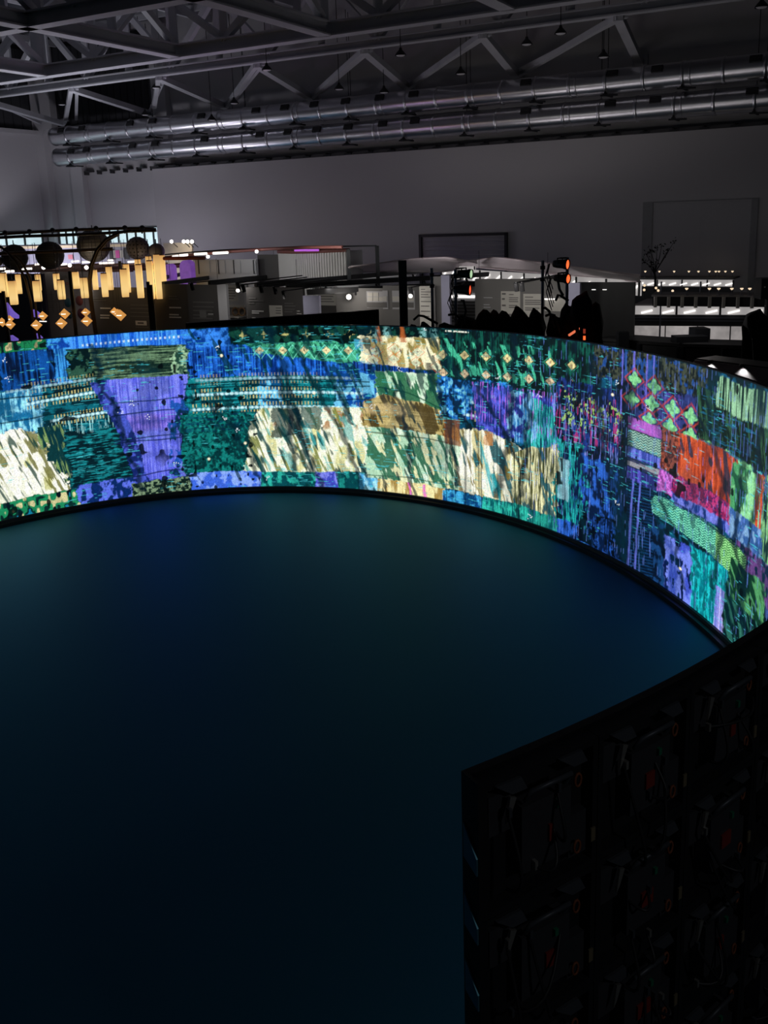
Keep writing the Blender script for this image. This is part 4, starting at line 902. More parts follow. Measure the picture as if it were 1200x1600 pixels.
# strips hanging between the heaps
for k, (x0, y0, x1, y1, x2, y2) in enumerate(((700, 492, 722, 500, 735, 521), (846, 482, 858, 486, 866, 512), (852, 494, 866, 492, 874, 520), (868, 470, 876, 462, 888, 470), (720, 470, 728, 486, 722, 512), (646, 500, 662, 494, 684, 506), (870, 440, 874, 452, 880, 462))):
    Y = 16.6 if x0 < 800 else 15.6
    MBt = MB().tube([at_y(x0, y0, Y), at_y((x0 + x1) / 2, min(y0, y1) - 1, Y), at_y(x1, y1, Y), at_y(x2, y2, Y)], .022, 6)
    tag(MBt.build('cable_loop', M_CABLE), 'thick black cable looping behind the screen, ' + NTH[k] + ' listed from the middle', 'cable', 'black cables behind the screen')
# orange glowing strip and small orange marker lamp
ob = MB().beam(at_y(889, 524, 15.4), at_y(913, 508, 15.6), .03, .03).build('orange_strip', mat('orange_strip_glow', (.5, .1, .05), .5, emit=(1.0, .22, .10), estr=.75, var=.1)); tag(ob, 'thin slanting orange glowing strip above the screen edge', 'light')
t = thing('marker_lamp', at_y(913, 532, 15.2), 'small upright orange marker lamp right of the slanting strip', 'lamp')
MB().box(*[v for v in (at_y(911.5, 531, 15.2).x, at_y(914.5, 531, 15.2).x)], 15.18, 15.22, at_y(913, 531, 15.2).z, at_y(913, 525, 15.2).z).build('lower_lens', M_ORL, t)
MB().box(at_y(911.5, 521, 15.2).x, at_y(914.5, 521, 15.2).x, 15.18, 15.22, at_y(913, 521, 15.2).z, at_y(913, 514, 15.2).z).build('upper_lens', mat('dim_orange', (.4, .08, .04), .5, emit=(.6, .08, .04), estr=.35), t)
MB().box(at_y(912, 532, 15.2).x, at_y(914, 532, 15.2).x, 15.2, 15.24, 0.0, at_y(913, 512, 15.2).z).build('stick', M_BLACK, t)
ob = MB().beam(at_y(852, 528, 14.9), at_y(896, 536.5, 14.6), .025, .02).build('light_bar', mat('pale_orange_bar', (.7, .5, .4), .5, emit=(.9, .62, .42), estr=.55, var=.1)); tag(ob, 'thin pale orange light bar lying along the top of the screen', 'light')

# ------------------------------------------------------------------ white canopies with lit fascias
M_TENT = mat('canopy_white', (0.62, 0.57, 0.58), 0.8, var=0.05)
_nt = M_TENT.node_tree; _tr = _nt.nodes.new('ShaderNodeBsdfTranslucent'); _tr.inputs[0].default_value = (.8, .72, .74, 1); _mx = _nt.nodes.new('ShaderNodeMixShader'); _mx.inputs[0].default_value = .55
_nt.links.new(_nt.nodes['Principled BSDF'].outputs[0], _mx.inputs[1]); _nt.links.new(_tr.outputs[0], _mx.inputs[2]); _nt.links.new(_mx.outputs[0], _nt.nodes['Material Output'].inputs[0])
M_FASC = mat('fascia_glow', (0.5, 0.48, 0.46), 0.7, emit=(0.30, 0.285, 0.28), estr=1.0, var=0.25, scale=1.5)
M_FASCD = mat('fascia_glass', (0.06, 0.065, 0.07), 0.25, var=0.1)
def canopy(label, pts_top, z_top, pts_bot, z_bot, n=16):
    t = thing('canopy', at_z(*pts_bot[0], z_bot), label, 'canopy', 'white stall canopies')
    def along(pts, z, f):
        xs = [p[0] for p in pts]; x = xs[0] + (xs[-1] - xs[0]) * f; y = float(np.interp(x, xs, [p[1] for p in pts])); return at_z(x, y, z)
    g = []
    for i in range(n + 1):
        f = i / n; a = along(pts_top, z_top, f); b = along(pts_bot, z_bot, f)
        g.append([a + (b - a) * k / 4 + Zv * (.10 * math.sin(math.pi * k / 4)) for k in range(5)])
    MB().sheet(g).build('roof_sheet', M_TENT, t); MB().tube([r[-1] for r in g], .025, 6).build('hem', M_TENT, t); MB().tube([r[0] for r in g], .02, 6).build('ridge_cord', M_TENT, t)
    return t, along
t, al = canopy('white canopy roof left of the ridge behind the thick black post', [(545, 418), (640, 404.5), (700, 401.5), (745, 411)], 3.62, [(548, 424), (640, 424), (700, 424), (745, 414)], 3.35)
t, al = canopy('long white canopy roof sloping down to the right of the shutter', [(716, 411), (775, 401.5), (860, 412), (1000, 433)], 3.60, [(716, 415), (775, 420), (860, 428), (1000, 440)], 3.32)
for k in range(10):
    px = 570 + k * 44; py = 421 if px < 720 else 417 + (px - 716) * .08
    q_ = at_z(px, py, 3.33) + Vector((0, 1.5, -.95)); lamp('canopy_light', 'SPOT', q_, 24, (1, .92, .93), .4, target=q_ + Zv, spot=2.4, blend=.4)
def lit_fascia(name, label, pl, zt, zb, tubes, slant=.8, glow=M_FASC):
    p0 = at_z(pl[0][0], pl[0][1], zt); p1 = at_z(pl[1][0], pl[1][1], zt)
    mb, nn = upright(p0, p1, zb, zt, .05); t = thing(name, p0, label, 'light fascia')
    mb.build('glow_panel', glow, t); d = (p1 - p0)
    for k in range(tubes):
        f = (k + .35) / tubes; c = p0 + d * f + nn * .03; c.z = zb + .04
        e_ = c + d.normalized() * (slant * d.length / tubes * .75); e_.z = zt - .10
        MB().tube([c, e_], .022, 6).build('tube_light', M_TUBE, t)
    for k in range(tubes // 2 + 1):
        c = p0 + d * (k / (tubes // 2)) + nn * .02
        MB().beam(Vector((c.x, c.y, zb)), Vector((c.x, c.y, zt)), .04, .04, up=Vector((0, 1, 0))).build('mullion', M_BLACKM, t)
    return t, p0, p1, nn
lit_fascia('lit_fascia', 'bright lit fascia with slanting tubes under the long white canopy', ((692, 418.5), (1000, 439)), 3.33, 3.02, 16)
lit_fascia('lit_fascia', 'short bright curved fascia where the two canopies meet', ((690, 416), (742, 416)), 3.42, 3.14, 4, .4)
# far bar on the right
t, p0, p1, nn = lit_fascia('far_bar', 'far long bar with lit strip and small lamps on its top', ((990, 437), (1146, 437.5)), 2.62, 2.42, 9)
t['category'] = 'bar'
mb, _ = upright(p0 + nn * .02, p1 + nn * .02, 0, 2.40, .06); mb.build('dark_front', M_BLACK, t)
mb, _ = upright(p0 + nn * .08, p1 + nn * .08, 1.9, 2.40, .03); mb.build('glass_front', M_FASCD, t)
MB().prism([p0 + Zv * .02, p1 + Zv * .02, p1 - nn * 1.0 + Zv * .02, p0 - nn * 1.0 + Zv * .02], Zv * .05).build('top', M_BOARD, t)
M_SHADE = mat('table_lamp_glow', (.8, .7, .55), .5, emit=(1.0, .78, .52), estr=.9, var=.05)
def table_lamp(px, py_top, py_base, z_base, k, row, grp):
    b = at_z(px, py_base, z_base); h_ = (py_base - py_top) / FPX * b.y
    t = thing('table_lamp', b, 'tiny glowing table lamp on the ' + row + ', ' + NTH[k] + ' from the left', 'lamp', grp)
    MB().lathe(b, [(.001, .012), (.05, .012), (.055, 0)], 10).build('base', M_PIPE, t)
    MB().tube([b, b + Zv * (h_ * .85)], .010, 5).build('stem', M_PIPE, t)
    MB().lathe(b, [(.014, h_ * .80), (.038, h_), (.034, h_ + .012), (.001, h_ + .012)], 10).build('shade', M_SHADE, t)
for k, px in enumerate((1008, 1030, 1053, 1076, 1091, 1108, 1118, 1123, 1133, 1144)): table_lamp(px, 424, 433.5 if px < 1100 else 433, 2.69, k, 'far bar top', 'lamps on the far bar')
# near bar on the right: deck, lit strip, glass rail, lit fabric panels
t, p0, p1, nn = lit_fascia('near_bar', 'near bar with lit strip, raised deck and crinkled lit panels', ((991, 478), (1196, 478)), 2.60, 2.40, 6, .7)
t['category'] = 'bar'
M_CRINK = mat('crinkled_film', (0.50, 0.46, 0.45), 0.45, var=0.95, scale=2.6, bump=.6, emit=(.20, .185, .18), estr=1.3)
mb, _ = upright(p0, p1, 2.21, 2.39, .05); mb.build('glass_rail', M_FASCD, t)
for z in (2.33, 2.26): MB().beam(Vector((p0.x, p0.y, z)) + nn * .02, Vector((p1.x, p1.y, z)) + nn * .02, .02, .02).build('rail_wire', M_PIPE, t)
mb, _ = upright(p0 + nn * .03, p1 + nn * .03, 2.14, 2.22, .08); mb.build('dark_band', M_DARKGREY, t)
d = (p1 - p0)
for k in range(4):
    a = p0 + d * (k / 4 + .005); b = p0 + d * ((k + 1) / 4 - .005)
    mb, _ = upright(a, b, 0.02, 2.15, .05); mb.build('film_panel', M_CRINK, t)
MB().prism([p0 + Zv * .01, p1 + Zv * .01, p1 - nn * 1.6 + Zv * .01, p0 - nn * 1.6 + Zv * .01 + d * .05], Zv * .03).build('lower_deck', mat('deck_grey', (.34, .32, .32), .6), t)
q0 = at_z(1018, 463.5, 2.86); q1 = at_z(1196, 464.5, 2.86)
MB().prism([q0, q1, q1 - nn * .9, q0 - nn * .9], Zv * .04).build('upper_deck', mat('deck_grey', (.34, .32, .32), .6), t)
for k in range(8):
    c = q0 + (q1 - q0) * ((k + .3) / 8.2); MB().beam(Vector((c.x, c.y, 2.62)), Vector((c.x, c.y, 2.86)), .06, .06, up=Vector((0, 1, 0))).build('deck_post', M_PAPER, t)
mb, _ = upright(q0 - nn * .3, q1 - nn * .3, 2.62, 2.86, .04); mb.build('dark_back', M_BLACK, t)
for k, px in enumerate((1072.5, 1108, 1122.5, 1143, 1158.5, 1171)): table_lamp(px, 451, 461.5, 2.90, k, 'near bar deck', 'lamps on the near bar')
lamp('bar_light', 'POINT', at_z(1090, 470, 3.1), 9, (1, .93, .9), .2)
for k, (px, py) in enumerate(((1007, 446), (1025, 450), (1028.5, 454), (1051, 454.5), (1006.5, 453), (1166, 460))):
    p = at_y(px, py, 26.0 if px < 1100 else 22.5); o = thing('glow_bulb', p, 'tiny glowing bulb in the dark between the two bars, ' + NTH[k] + ' listed from the left', 'lamp', 'bulbs between the bars')
    MB().sphere(p, .035, 10, 6).build('bulb', M_SHADE, o); MB().tube([Vector((p.x, p.y, 0)), p - Zv * .02], .008, 5).build('stem', M_BLACKM, o)
for px, Y, zt in ((1033.5, 22.2, 0), (1095, 22.2, 0)):
    a = at_y(px, 440, Y); o = MB().tube([Vector((a.x, a.y, 0)), a], .02, 8).build('slim_pole', M_PIPE); tag(o, 'slim pale pole rising from the near bar, ' + ('left' if px < 1050 else 'right') + ' of two', 'pole', 'slim poles at the near bar')

# bare little tree in front of the recessed door
tb = at_y(1024, 436, 29.0); t = thing('small_tree', Vector((tb.x, tb.y, 0)), 'thin dark tree with sparse leaves in front of the recessed doorway', 'tree')
M_BARK = mat('dark_bark', (.02, .019, .018), .9); M_LEAF = mat('dark_leaf', (.015, .018, .014), .9); rnd = random.Random(3)
mbk = MB(); MB().tube([Vector((tb.x, tb.y, 0)), tb, at_y(1022, 420, 29)], [.05, .035, .02], 6).build('trunk', M_BARK, t)
tips = [(1010, 398), (1017, 393), (1026, 388), (1034, 384), (1046, 388), (1054, 376), (1016, 412), (1024, 408), (1040, 396), (1006, 408)]
for x, y in tips: mbk.tube([at_y(1022, 428, 29), at_y((1022 + x) / 2 + 2, (424 + y) / 2, 29 + rnd.uniform(-.3, .3)), at_y(x, y, 29 + rnd.uniform(-.5, .5))], [.016, .011, .006], 5)
mbk.build('branches', M_BARK, t)
mbl = MB()
for x, y in tips:
    for q in range(11 if x < 1030 else 5):
        c = at_y(x + rnd.gauss(0, 3.2), y + rnd.gauss(0, 3.2), 29 + rnd.uniform(-.4, .4)); u = Vector((rnd.uniform(-1, 1), rnd.uniform(-1, 1), rnd.uniform(-1, 1))).normalized(); v = u.orthogonal().normalized()
        mbl.add([c - u * .05, c + v * .025, c + u * .05, c - v * .025], [(0, 1, 2, 3)])
o = mbl.build('leaves', M_LEAF, t); o['kind'] = 'stuff'

# black low racks behind the right of the screen, with three little downlights
def rack(px0, px1, py0, py1, z, depth, label):
    p = at_z(px0, py0, z); q = at_z(px1, py1, z); d = (q - p); dn = d.normalized(); nn = Vector((dn.y, -dn.x, 0)); nn = nn if nn.y < 0 else -nn
    t = thing('black_rack', Vector((p.x, p.y, 0)), label, 'rack', 'black racks behind the screen')
    MB().prism([Vector((p.x, p.y, z - .06)), Vector((q.x, q.y, z - .06)), Vector((q.x, q.y, z - .06)) - nn * depth, Vector((p.x, p.y, z - .06)) - nn * depth], Zv * .06).build('top', M_BLACK, t)
    mb, _ = upright(p - nn * .03, q - nn * .03, 0, z - .07, .05); mb.build('front', M_BLACK, t)
    for f in (0.0, .5, 1.0):
        c = p + d * f; MB().beam(Vector((c.x, c.y, 0)), Vector((c.x, c.y, z - .06)), .07, .07, up=Vector((0, 1, 0))).build('upright', M_BLACKM, t)
    return p, q, nn
rack(936, 1064, 528, 537, 2.30, .8, 'black rack behind the screen left of the downlights')
rack(1060, 1205, 537, 541, 2.30, .8, 'black rack in front of the crinkled lit panels')
p, q, nn = rack(1088, 1210, 560, 575, 2.30, .5, 'nearest black rack carrying the three little downlights')
t = thing('wash_panel', Vector((p.x, p.y, 0)), 'grey panel lit by three small downlights above the right end of the screen', 'panel')
mb, _ = upright(p + nn * .05, q + nn * .05, 0, 2.28, .03); mb.build('panel', M_BOARDL, t)
for k, (px, py) in enumerate(((1119, 566.5), (1168, 573), (1190, 588))):
    c = at_z(px, py, 2.26); c = c + nn * .02
    f_ = (c - p).dot((q - p).normalized()); c = p + (q - p).normalized() * f_ + nn * .09; c.z = 2.27 - (.12 if k == 2 else 0)
    o = thing('downlight', c, 'small round downlight washing the grey panel, ' + NTH[k] + ' from the left', 'lamp', 'downlights over the right of the screen')
    MB().lathe(c, [(.001, .05), (.04, .05), (.045, 0), (.03, -.004)], 12).build('can', M_LAMPBLK, o)
    lamp('downlight_beam', 'SPOT', c - Zv * .01 + nn * .03, 3.0, (1, .95, .92), .015, target=c - Zv * .5 - nn * .12, spot=1.9, blend=.6)
bx = at_y(1094, 520, 18.6); o = MB().box(bx.x - .16, bx.x + .13, 18.4, 18.8, 0, bx.z + .10).build('black_case', M_BLACKM); tag(o, 'black upright case in front of the crinkled lit panels', 'case')
bx = at_y(1074, 528, 18.3); o = MB().box(bx.x - .3, bx.x + .3, 18.0, 18.35, 0, bx.z + .06).build('black_case', M_BLACKM); tag(o, 'low black box left of the upright case', 'case')
bx = at_y(973, 522, 18.6); o = MB().box(bx.x - .1, bx.x + .1, 18.5, 18.7, 0, bx.z + .05).build('black_case', M_BLACKM); tag(o, 'small black box at the left end of the racks', 'case')
drape(1166, 1212, 478, 17.0, 'tall black draped figure-like heap at the right picture edge', 7)
bx = at_y(1196, 444, 20.0); t = thing('stage_light_box', Vector((bx.x, 20.0, 0)), 'dark stage light box with two small glints at the right picture edge', 'equipment')  # stands for a stage light, its glints added as silver balls
MB().box(bx.x - .12, bx.x + .4, 19.9, 20.3, bx.z - .3, bx.z + .12).build('housing', M_BLACKM, t); MB().tube([(bx.x + .1, 20.1, 0), (bx.x + .1, 20.1, bx.z - .3)], .04, 8).build('pole', M_BLACKM, t)
for q_ in (-.05, .09): MB().sphere((bx.x + q_, 19.89, bx.z - .05), .02, 8, 6).build('glint', M_CLIP, t)

# ------------------------------------------------------------------ ribbed round stall, panel row, rail line
M_RIB = mat('ribbed_white', (0.58, 0.57, 0.56), 0.7, var=0.05)
t = thing('ribbed_drum', on_wall(440, 430, 10.0), 'white ribbed curved stall wall with a dark rim above the overhead rails', 'wall panel')
ca = on_wall(441, 395, 10.0); cb = on_wall(543, 389, 10.0); L = (cb - ca).length
ztop = (ca.z + cb.z) / 2
MB().hbox(wall_az(441, 395, 10)[0], wall_az(543, 389, 10)[0], 9.2, 9.9, 0, ztop - .02).build('core', M_BOARDL, t)
for k in range(34):
    f = (k + .5) / 34; c = ca + (cb - ca) * f + WN * (.55 * math.sin(math.pi * (.15 + .85 * f)) - .1)
    MB().obox(Vector((c.x, c.y, ztop / 2)), WE * (L / 68 * .86), WN * .05, Zv * (ztop / 2)).build('rib', M_RIB, t)
g = []
for k in range(25):
    f = k / 24; c = ca + (cb - ca) * f + WN * (.60 * math.sin(math.pi * (.15 + .85 * f)) - .1); c.z = ztop; g.append(c)
MB().tube(g, .06, 6).build('rim', mat('rust_rim', (.20, .07, .06), .6), t)
for px in (470, 488): 
    c = on_wall(px, 391, 10.7); MB().tube([c - WE * .2, c + WE * .2], .03, 6).build('violet_lamp', mat('violet_glow', (.3, .1, .4), .5, emit=(.55, .12, .80), estr=.7), t)
wall_spot('drum_wash', 480, 389, 12.2, 26, (1, .97, .93)); wall_spot('drum_wash', 520, 387, 12.2, 26, (1, .97, .93))
t, o = board('panel_row', 304, 400, 406, 10.5, M_BOARDL, 'row of pale grey panels left of the white ribbed stall', py1=402)
for k in range(4): print_on(t, o, 'panel_face', 306 + k * 24, 328 + k * 24, 407.5, 427, M_BOARDL, .03)
for px in (311, 342, 366, 397): print_on(t, o, 'joint', px - .7, px + .7, 406, 428, M_DARKGREY, .05)
wall_spot('panel_wash', 330, 402, 12.2, 16, (.95, .97, 1)); wall_spot('panel_wash', 380, 400, 12.2, 16, (.95, .97, 1))
t, o = board('end_panel', 402, 441, 398, 10.2, M_BOARDD, 'dark slate panel between the pale panel row and the ribbed stall')
# rim of the round stall with its tube lights
t = thing('stall_rim', on_wall(262, 402, 11.3), 'thin rust coloured rim with white tube lights running left of the ribbed stall', 'rim')
MB().tube([on_wall(x, y, 11.3) for x, y in ((256, 403), (300, 398), (360, 393), (420, 389), (480, 386.5), (535, 386))], .045, 6).build('rim_bar', mat('rust_rim', (.20, .07, .06), .6), t)
MB().tube([on_wall(x, y, 10.6) for x, y in ((256, 398), (300, 394), (360, 390), (420, 388), (480, 386), (588, 384))], .02, 6).build('upper_bar', M_BLACKM, t)
for k, (x0, x1, y) in enumerate(((270, 278, 400.5), (281, 293, 398.5), (304, 323, 396.5), (333, 356, 395))): MB().tube([on_wall(x0, y + .8, 11.5), on_wall(x1, y - .4, 11.5)], .035, 6).build('tube_light', M_WARMTUBE, t)
for x, y in ((325, 401), (401, 393)): MB().sphere(on_wall(x, y, 11.5), .045, 10, 6).build('bulb', M_SPOTGLOW, t)
for px, py0 in ((544, 389), (589, 384)):
    a = on_wall(px, py0, 10.4); o = MB().beam(Vector((a.x, a.y, 0)), a, .10, .10, up=Vector((0, 1, 0))).build('slim_post', M_BLACKM); tag(o, 'slim black upright ' + ('at the right end of the ribbed stall' if px < 560 else 'at the far end of the thin top bar'), 'post')
o = MB().tube([on_wall(256, 404, 12.2), on_wall(320, 403, 12.2)], .05, 6).build('rust_beam', mat('rust_red', (.25, .05, .045), .6)); tag(o, 'rust red beam below the tube lit rim', 'beam')
# violet lit niches
M_VIO = mat('violet_niche', (.16, .08, .24), .6, emit=(.16, .06, .32), estr=.7, var=.3)
for k, (px, py, r) in enumerate(((289, 418, 11), (262, 420, 7))):
    c = on_wall(px, py, 10.0); r_ = r / FPX * c.y
    t = thing('violet_niche', Vector((c.x, c.y, 0)), 'violet lit arched niche under the rust rim, ' + ('right' if k == 0 else 'left') + ' of two', 'niche', 'violet niches')
    poly = [c + WE * (r_ * math.cos(a)) + Zv * (r_ * math.sin(a)) for a in [q * math.pi / 10 for q in range(11)]]
    poly = poly + [Vector((poly[-1].x, poly[-1].y, 0)), Vector((poly[0].x, poly[0].y, 0))]
    MB().prism(poly, -WN * .25).build('arch', M_VIO, t)
# lit cream stall top at the foot of the window
t, o = board('cream_stall', 255, 299, 380, 6.0, mat('cream_board', (.62, .55, .44), .7), 'cream stall wall lit by small spots under the strip window', py1=378)
for px in (268, 287, 293, 300): 
    c = on_wall(px, 377.5, 6.3); MB().sphere(c, .06, 10, 6).build('spot', M_SPOTGLOW, t); MB().tube([c - Zv * .2 - WN * .3, c], .015, 5).build('arm', M_LAMPBLK, t)
wall_spot('cream_wash', 276, 376, 7.0, 26, (1, .86, .66), .1, .8)

# ------------------------------------------------------------------ lantern installation on the left
M_LANT = mat('paper_lantern', (.8, .6, .3), .7, emit=(.93, .62, .23), estr=.92, var=.10, scale=1.6)
_nt = M_LANT.node_tree; _tc = _nt.nodes.new('ShaderNodeTexCoord'); _sp = _nt.nodes.new('ShaderNodeSeparateXYZ'); _cr = _nt.nodes.new('ShaderNodeValToRGB')
_nt.links.new(_tc.outputs['Generated'], _sp.inputs[0]); _nt.links.new(_sp.outputs['Z'], _cr.inputs[0]); _nt.links.new(_cr.outputs[0], _nt.nodes['Principled BSDF'].inputs['Emission Color'])
for _p, _c4 in ((0.0, (.74, .44, .15, 1)), (.25, (.98, .68, .27, 1)), (.7, (.93, .60, .21, 1)), (1.0, (.55, .28, .09, 1))):
    _e = _cr.color_ramp.elements[0] if _p == 0 else (_cr.color_ramp.elements[-1] if _p == 1 else _cr.color_ramp.elements.new(_p)); _e.color = _c4
M_DIAM = mat('diamond_paper', (.7, .4, .12), .6, emit=(.80, .36, .09), estr=.78, var=.10, scale=4)
M_RINGW = mat('bronze_tube', (.06, .042, .03), .45, .3)
LANT = [(-3, 4, 427, 457, 0), (3, 10, 427, 464, 1), (13, 24, 439, 476, 1), (23, 32, 429, 459, 0), (51, 62, 439, 471, 1), (54, 63, 429, 454, 0), (83, 92, 427.6, 452.7, 0), (88, 100, 438, 467.6, 1), (112.6, 122, 425, 451, 0), (124, 136, 434, 465.5, 1),
        (143, 151, 422, 452.7, 0), (156.6, 166.5, 427.6, 463.8, 1), (165, 174, 417, 453, 0), (187, 198, 421, 464, 1), (191.5, 201, 413, 457, 0), (210, 219.5, 405.4, 460, 0), (211, 221, 414, 465.5, 1), (227, 236, 400.7, 447, 0), (228, 238, 408, 467, 1), (239, 248.5, 398, 467, 1), (248.5, 257, 399, 467, 0)]
for k, (x0, x1, y0, y1, front) in enumerate(LANT):
    Y = 26.0 if front else 27.6
    top = at_y((x0 + x1) / 2, y0, Y); w_ = (x1 - x0) / FPX * Y * .93; bz = at_y((x0 + x1) / 2 + (y1 - y0) * .07, y1, Y).z
    t = thing('column_lantern', Vector((top.x, top.y, bz)), 'glowing pale yellow paper column lantern, ' + NTH[k] + ' from the left in the row', 'lantern', 'hanging column lanterns')
    h_ = w_ / 2; ang = .35 if k % 2 else .1
    ex = Vector((math.cos(ang), math.sin(ang), 0)) * h_; ey = Vector((-math.sin(ang), math.cos(ang), 0)) * h_
    rings = []
    for f in (0, .12, .5, .9, 1.0):
        z = bz + (top.z - bz) * f; g_ = 1.0 if 0 < f < 1 else .95
        c = Vector((top.x, top.y, z)); rings.append([c + (ex * a + ey * b) * g_ for a, b in ((-1, -1), (1, -1), (1, 1), (-1, 1), (-1, -1))])
    mb = MB().sheet(rings, False); mb.add(rings[0][:4], [(0, 1, 2, 3)]); mb.build('paper_shade', M_LANT, t)
    MB().obox(Vector((top.x, top.y, top.z + .012)), ex * .9, ey * .9, Zv * .012).build('top_cap', M_RINGW, t)
    MB().tube([Vector((top.x, top.y, top.z)), Vector((top.x, top.y, 4.45))], .008, 4).build('cord', M_BLACKM, t)
DIAM = [(3.5, 503.5, 8), (16, 507, 8.5), (15, 498.5, 7), (67, 493.6, 8), (57, 508, 9.3), (101, 490.4, 9), (96, 505, 9.5), (134, 488, 7.5), (135.5, 501.5, 9.3), (179, 487, 7.5), (188, 492.5, 9.8), (184.5, 490, 8)]
for k, (x, y, r) in enumerate(sorted(DIAM)):
    Y = 25.2 + (9.8 - r) * .35; c = at_y(x, y, Y); R_ = r / FPX * Y; hz = R_ * .93
    t = thing('diamond_lantern', c, 'small glowing amber diamond lantern, ' + NTH[k] + ' from the left', 'lantern', 'hanging diamond lanterns')
    v = [c + Vector((-R_, 0, 0)), c + Vector((0, -R_ * .55, 0)), c + Vector((R_, 0, 0)), c + Vector((0, R_ * .55, 0)), c + Zv * hz, c - Zv * hz]
    MB().add(v, [(0, 1, 4), (1, 2, 4), (2, 3, 4), (3, 0, 4), (1, 0, 5), (2, 1, 5), (3, 2, 5), (0, 3, 5)]).build('paper_body', M_DIAM, t)
    MB().tube([c + Vector((-R_ * .5, -R_ * .32, 0)), c + Vector((0, -R_ * .58, 0)), c + Vector((R_ * .3, -R_ * .42, 0))], .012, 5).build('crease_highlight', M_WARMTUBE, t)  # glowing tube stands in for the highlight along the crease
    MB().tube([c + Zv * hz, Vector((c.x, c.y, 4.45))], .005, 4).build('cord', M_BLACKM, t)
# spheres
M_WIRE = mat('black_wicker', (.012, .012, .013), .8, var=.4, scale=14); M_GREYB = mat('grey_mesh', (.16, .155, .15), .7, var=.2, scale=8); M_DOTB = mat('mauve_shell', (.14, .125, .14), .6, var=.15, scale=4)
SPH = [(-4, 408, 8, M_GREYB, 'grey woven globe cut by the left picture edge', 0), (23, 402, 19.5, M_WIRE, 'black slatted globe left of the darkest one', 1), (78, 399, 21, M_WIRE, 'solid black woven globe, darkest of the row', 1), (146, 384, 24.5, M_GREYB, 'largest grey globe with a square mesh grid', 2), (215, 388, 17.5, M_DOTB, 'grey globe covered with dark dots', 3), (244.5, 393, 12.5, M_DOTB, 'smallest mauve globe above the tallest lanterns', 0)]
for px, py, r, m_, lab, kind in SPH:
    Y = 29.0; c = at_y(px, py, Y); R_ = r / FPX * Y
    t = thing('globe', c, lab, 'globe', 'globes above the lanterns')
    MB().sphere(c, R_, 32, 20).build('shell', m_, t)
    if kind == 1:
        for q in range(-7, 8):
            z = q / 8 * R_; rr_ = math.sqrt(R_ * R_ - z * z); MB().lathe(c + Zv * z, [(rr_ - .005, -.012), (rr_ + .014, 0), (rr_ - .005, .012)], 28).build('slat_ring', M_BLACKM, t)
    if kind == 2:
        for q in range(-4, 5):
            z = q / 5 * R_; rr_ = math.sqrt(R_ * R_ - z * z); MB().lathe(c + Zv * z, [(rr_ - .004, -.008), (rr_ + .008, 0), (rr_ - .004, .008)], 28).build('grid_wire', M_DARKGREY, t)
        for q in range(8):
            a = q * math.pi / 8; MB().tube([c + Vector((math.cos(a) * math.sin(b), math.sin(a) * math.sin(b), math.cos(b))) * (R_ + .003) for b in [i * math.pi / 16 for i in range(33)]], .007, 4, False).build('grid_wire', M_DARKGREY, t)
    if kind == 3:
        mb = MB()
        for q in range(-4, 5):
            el = q * .32; n_ = max(4, int(18 * math.cos(el)))
            for i in range(n_):
                a = 2 * math.pi * (i + .5 * (q % 2)) / n_; d_ = Vector((math.cos(a) * math.cos(el), math.sin(a) * math.cos(el), math.sin(el)))
                mb.lathe(c + d_ * R_, [(.001, .006), (.022, .004), (.026, -.006)], 6, d_)
        o_ = mb.build('dots', M_BLACK, t); o_['kind'] = 'stuff'
    MB().tube([c + Zv * (R_ - .02), c + Zv * (R_ + .12)], .015, 5).build('stub', M_BLACKM, t)
lamp('globe_light', 'POINT', at_y(140, 412, 28.2), 4, (1, .85, .66), .1); lamp('globe_light', 'POINT', at_y(226, 408, 28.5), 1.2, (1, .8, .55), .05)
# bronze tube frame: round top rails, lower rail and twin arches
def pipe_thing(name, lab, runs, r, cat='frame'):
    t = thing(name, runs[0][0], lab, cat)
    for pts in runs: MB().tube(pts, r, 8).build('tube', M_RINGW, t)
    return t
t = pipe_thing('round_frame', 'black round tube frame crossing in front of the strip window', [[at_y(x, y, 27.5) for x, y in ((-15, 367), (40, 363.5), (80, 361), (130, 358.5), (190, 357), (225, 357), (244, 358.5))], [at_y(x, y, 26.6) for x, y in ((-15, 372), (40, 369), (80, 368), (120, 366.5), (170, 364), (200, 361.5), (244, 360))]], .042)
for x, y in ((8, 365), (46, 363), (82, 361), (119, 359.5), (150, 358), (195, 357), (222, 357)):
    MB().sphere(at_y(x, y - 1, 27.4), .075, 10, 6).build('knuckle', M_BLACKM, t); MB().tube([at_y(x, y, 27.5), at_y(x, y + 7, 26.6)], .025, 6).build('cross_tube', M_BLACKM, t)
pipe_thing('lower_rail', 'bronze tube rail passing across the three left globes', [[at_y(x, y, 27.9) for x, y in ((-15, 397), (50, 394.5), (110, 392), (176, 389))]], .05, 'rail')
pipe_thing('tube_arch', 'tall bronze twin tube arch bending right over the grey mesh globe', [[Vector((at_y(150, 470, 26.2).x, 26.2, 0)), at_y(148, 520, 26.2), at_y(142, 480, 26.2), at_y(138, 445, 26.2), at_y(141, 415, 26.2), at_y(151, 390, 26.2), at_y(166, 373, 26.2), at_y(185, 364, 26.2), at_y(206, 360, 26.2)], [Vector((at_y(153, 470, 26.4).x, 26.4, 0)), at_y(151, 520, 26.4), at_y(145, 480, 26.4), at_y(141, 445, 26.4), at_y(144, 416, 26.4), at_y(153, 393, 26.4), at_y(167, 376, 26.4), at_y(186, 366, 26.4)]], .036, 'arch')
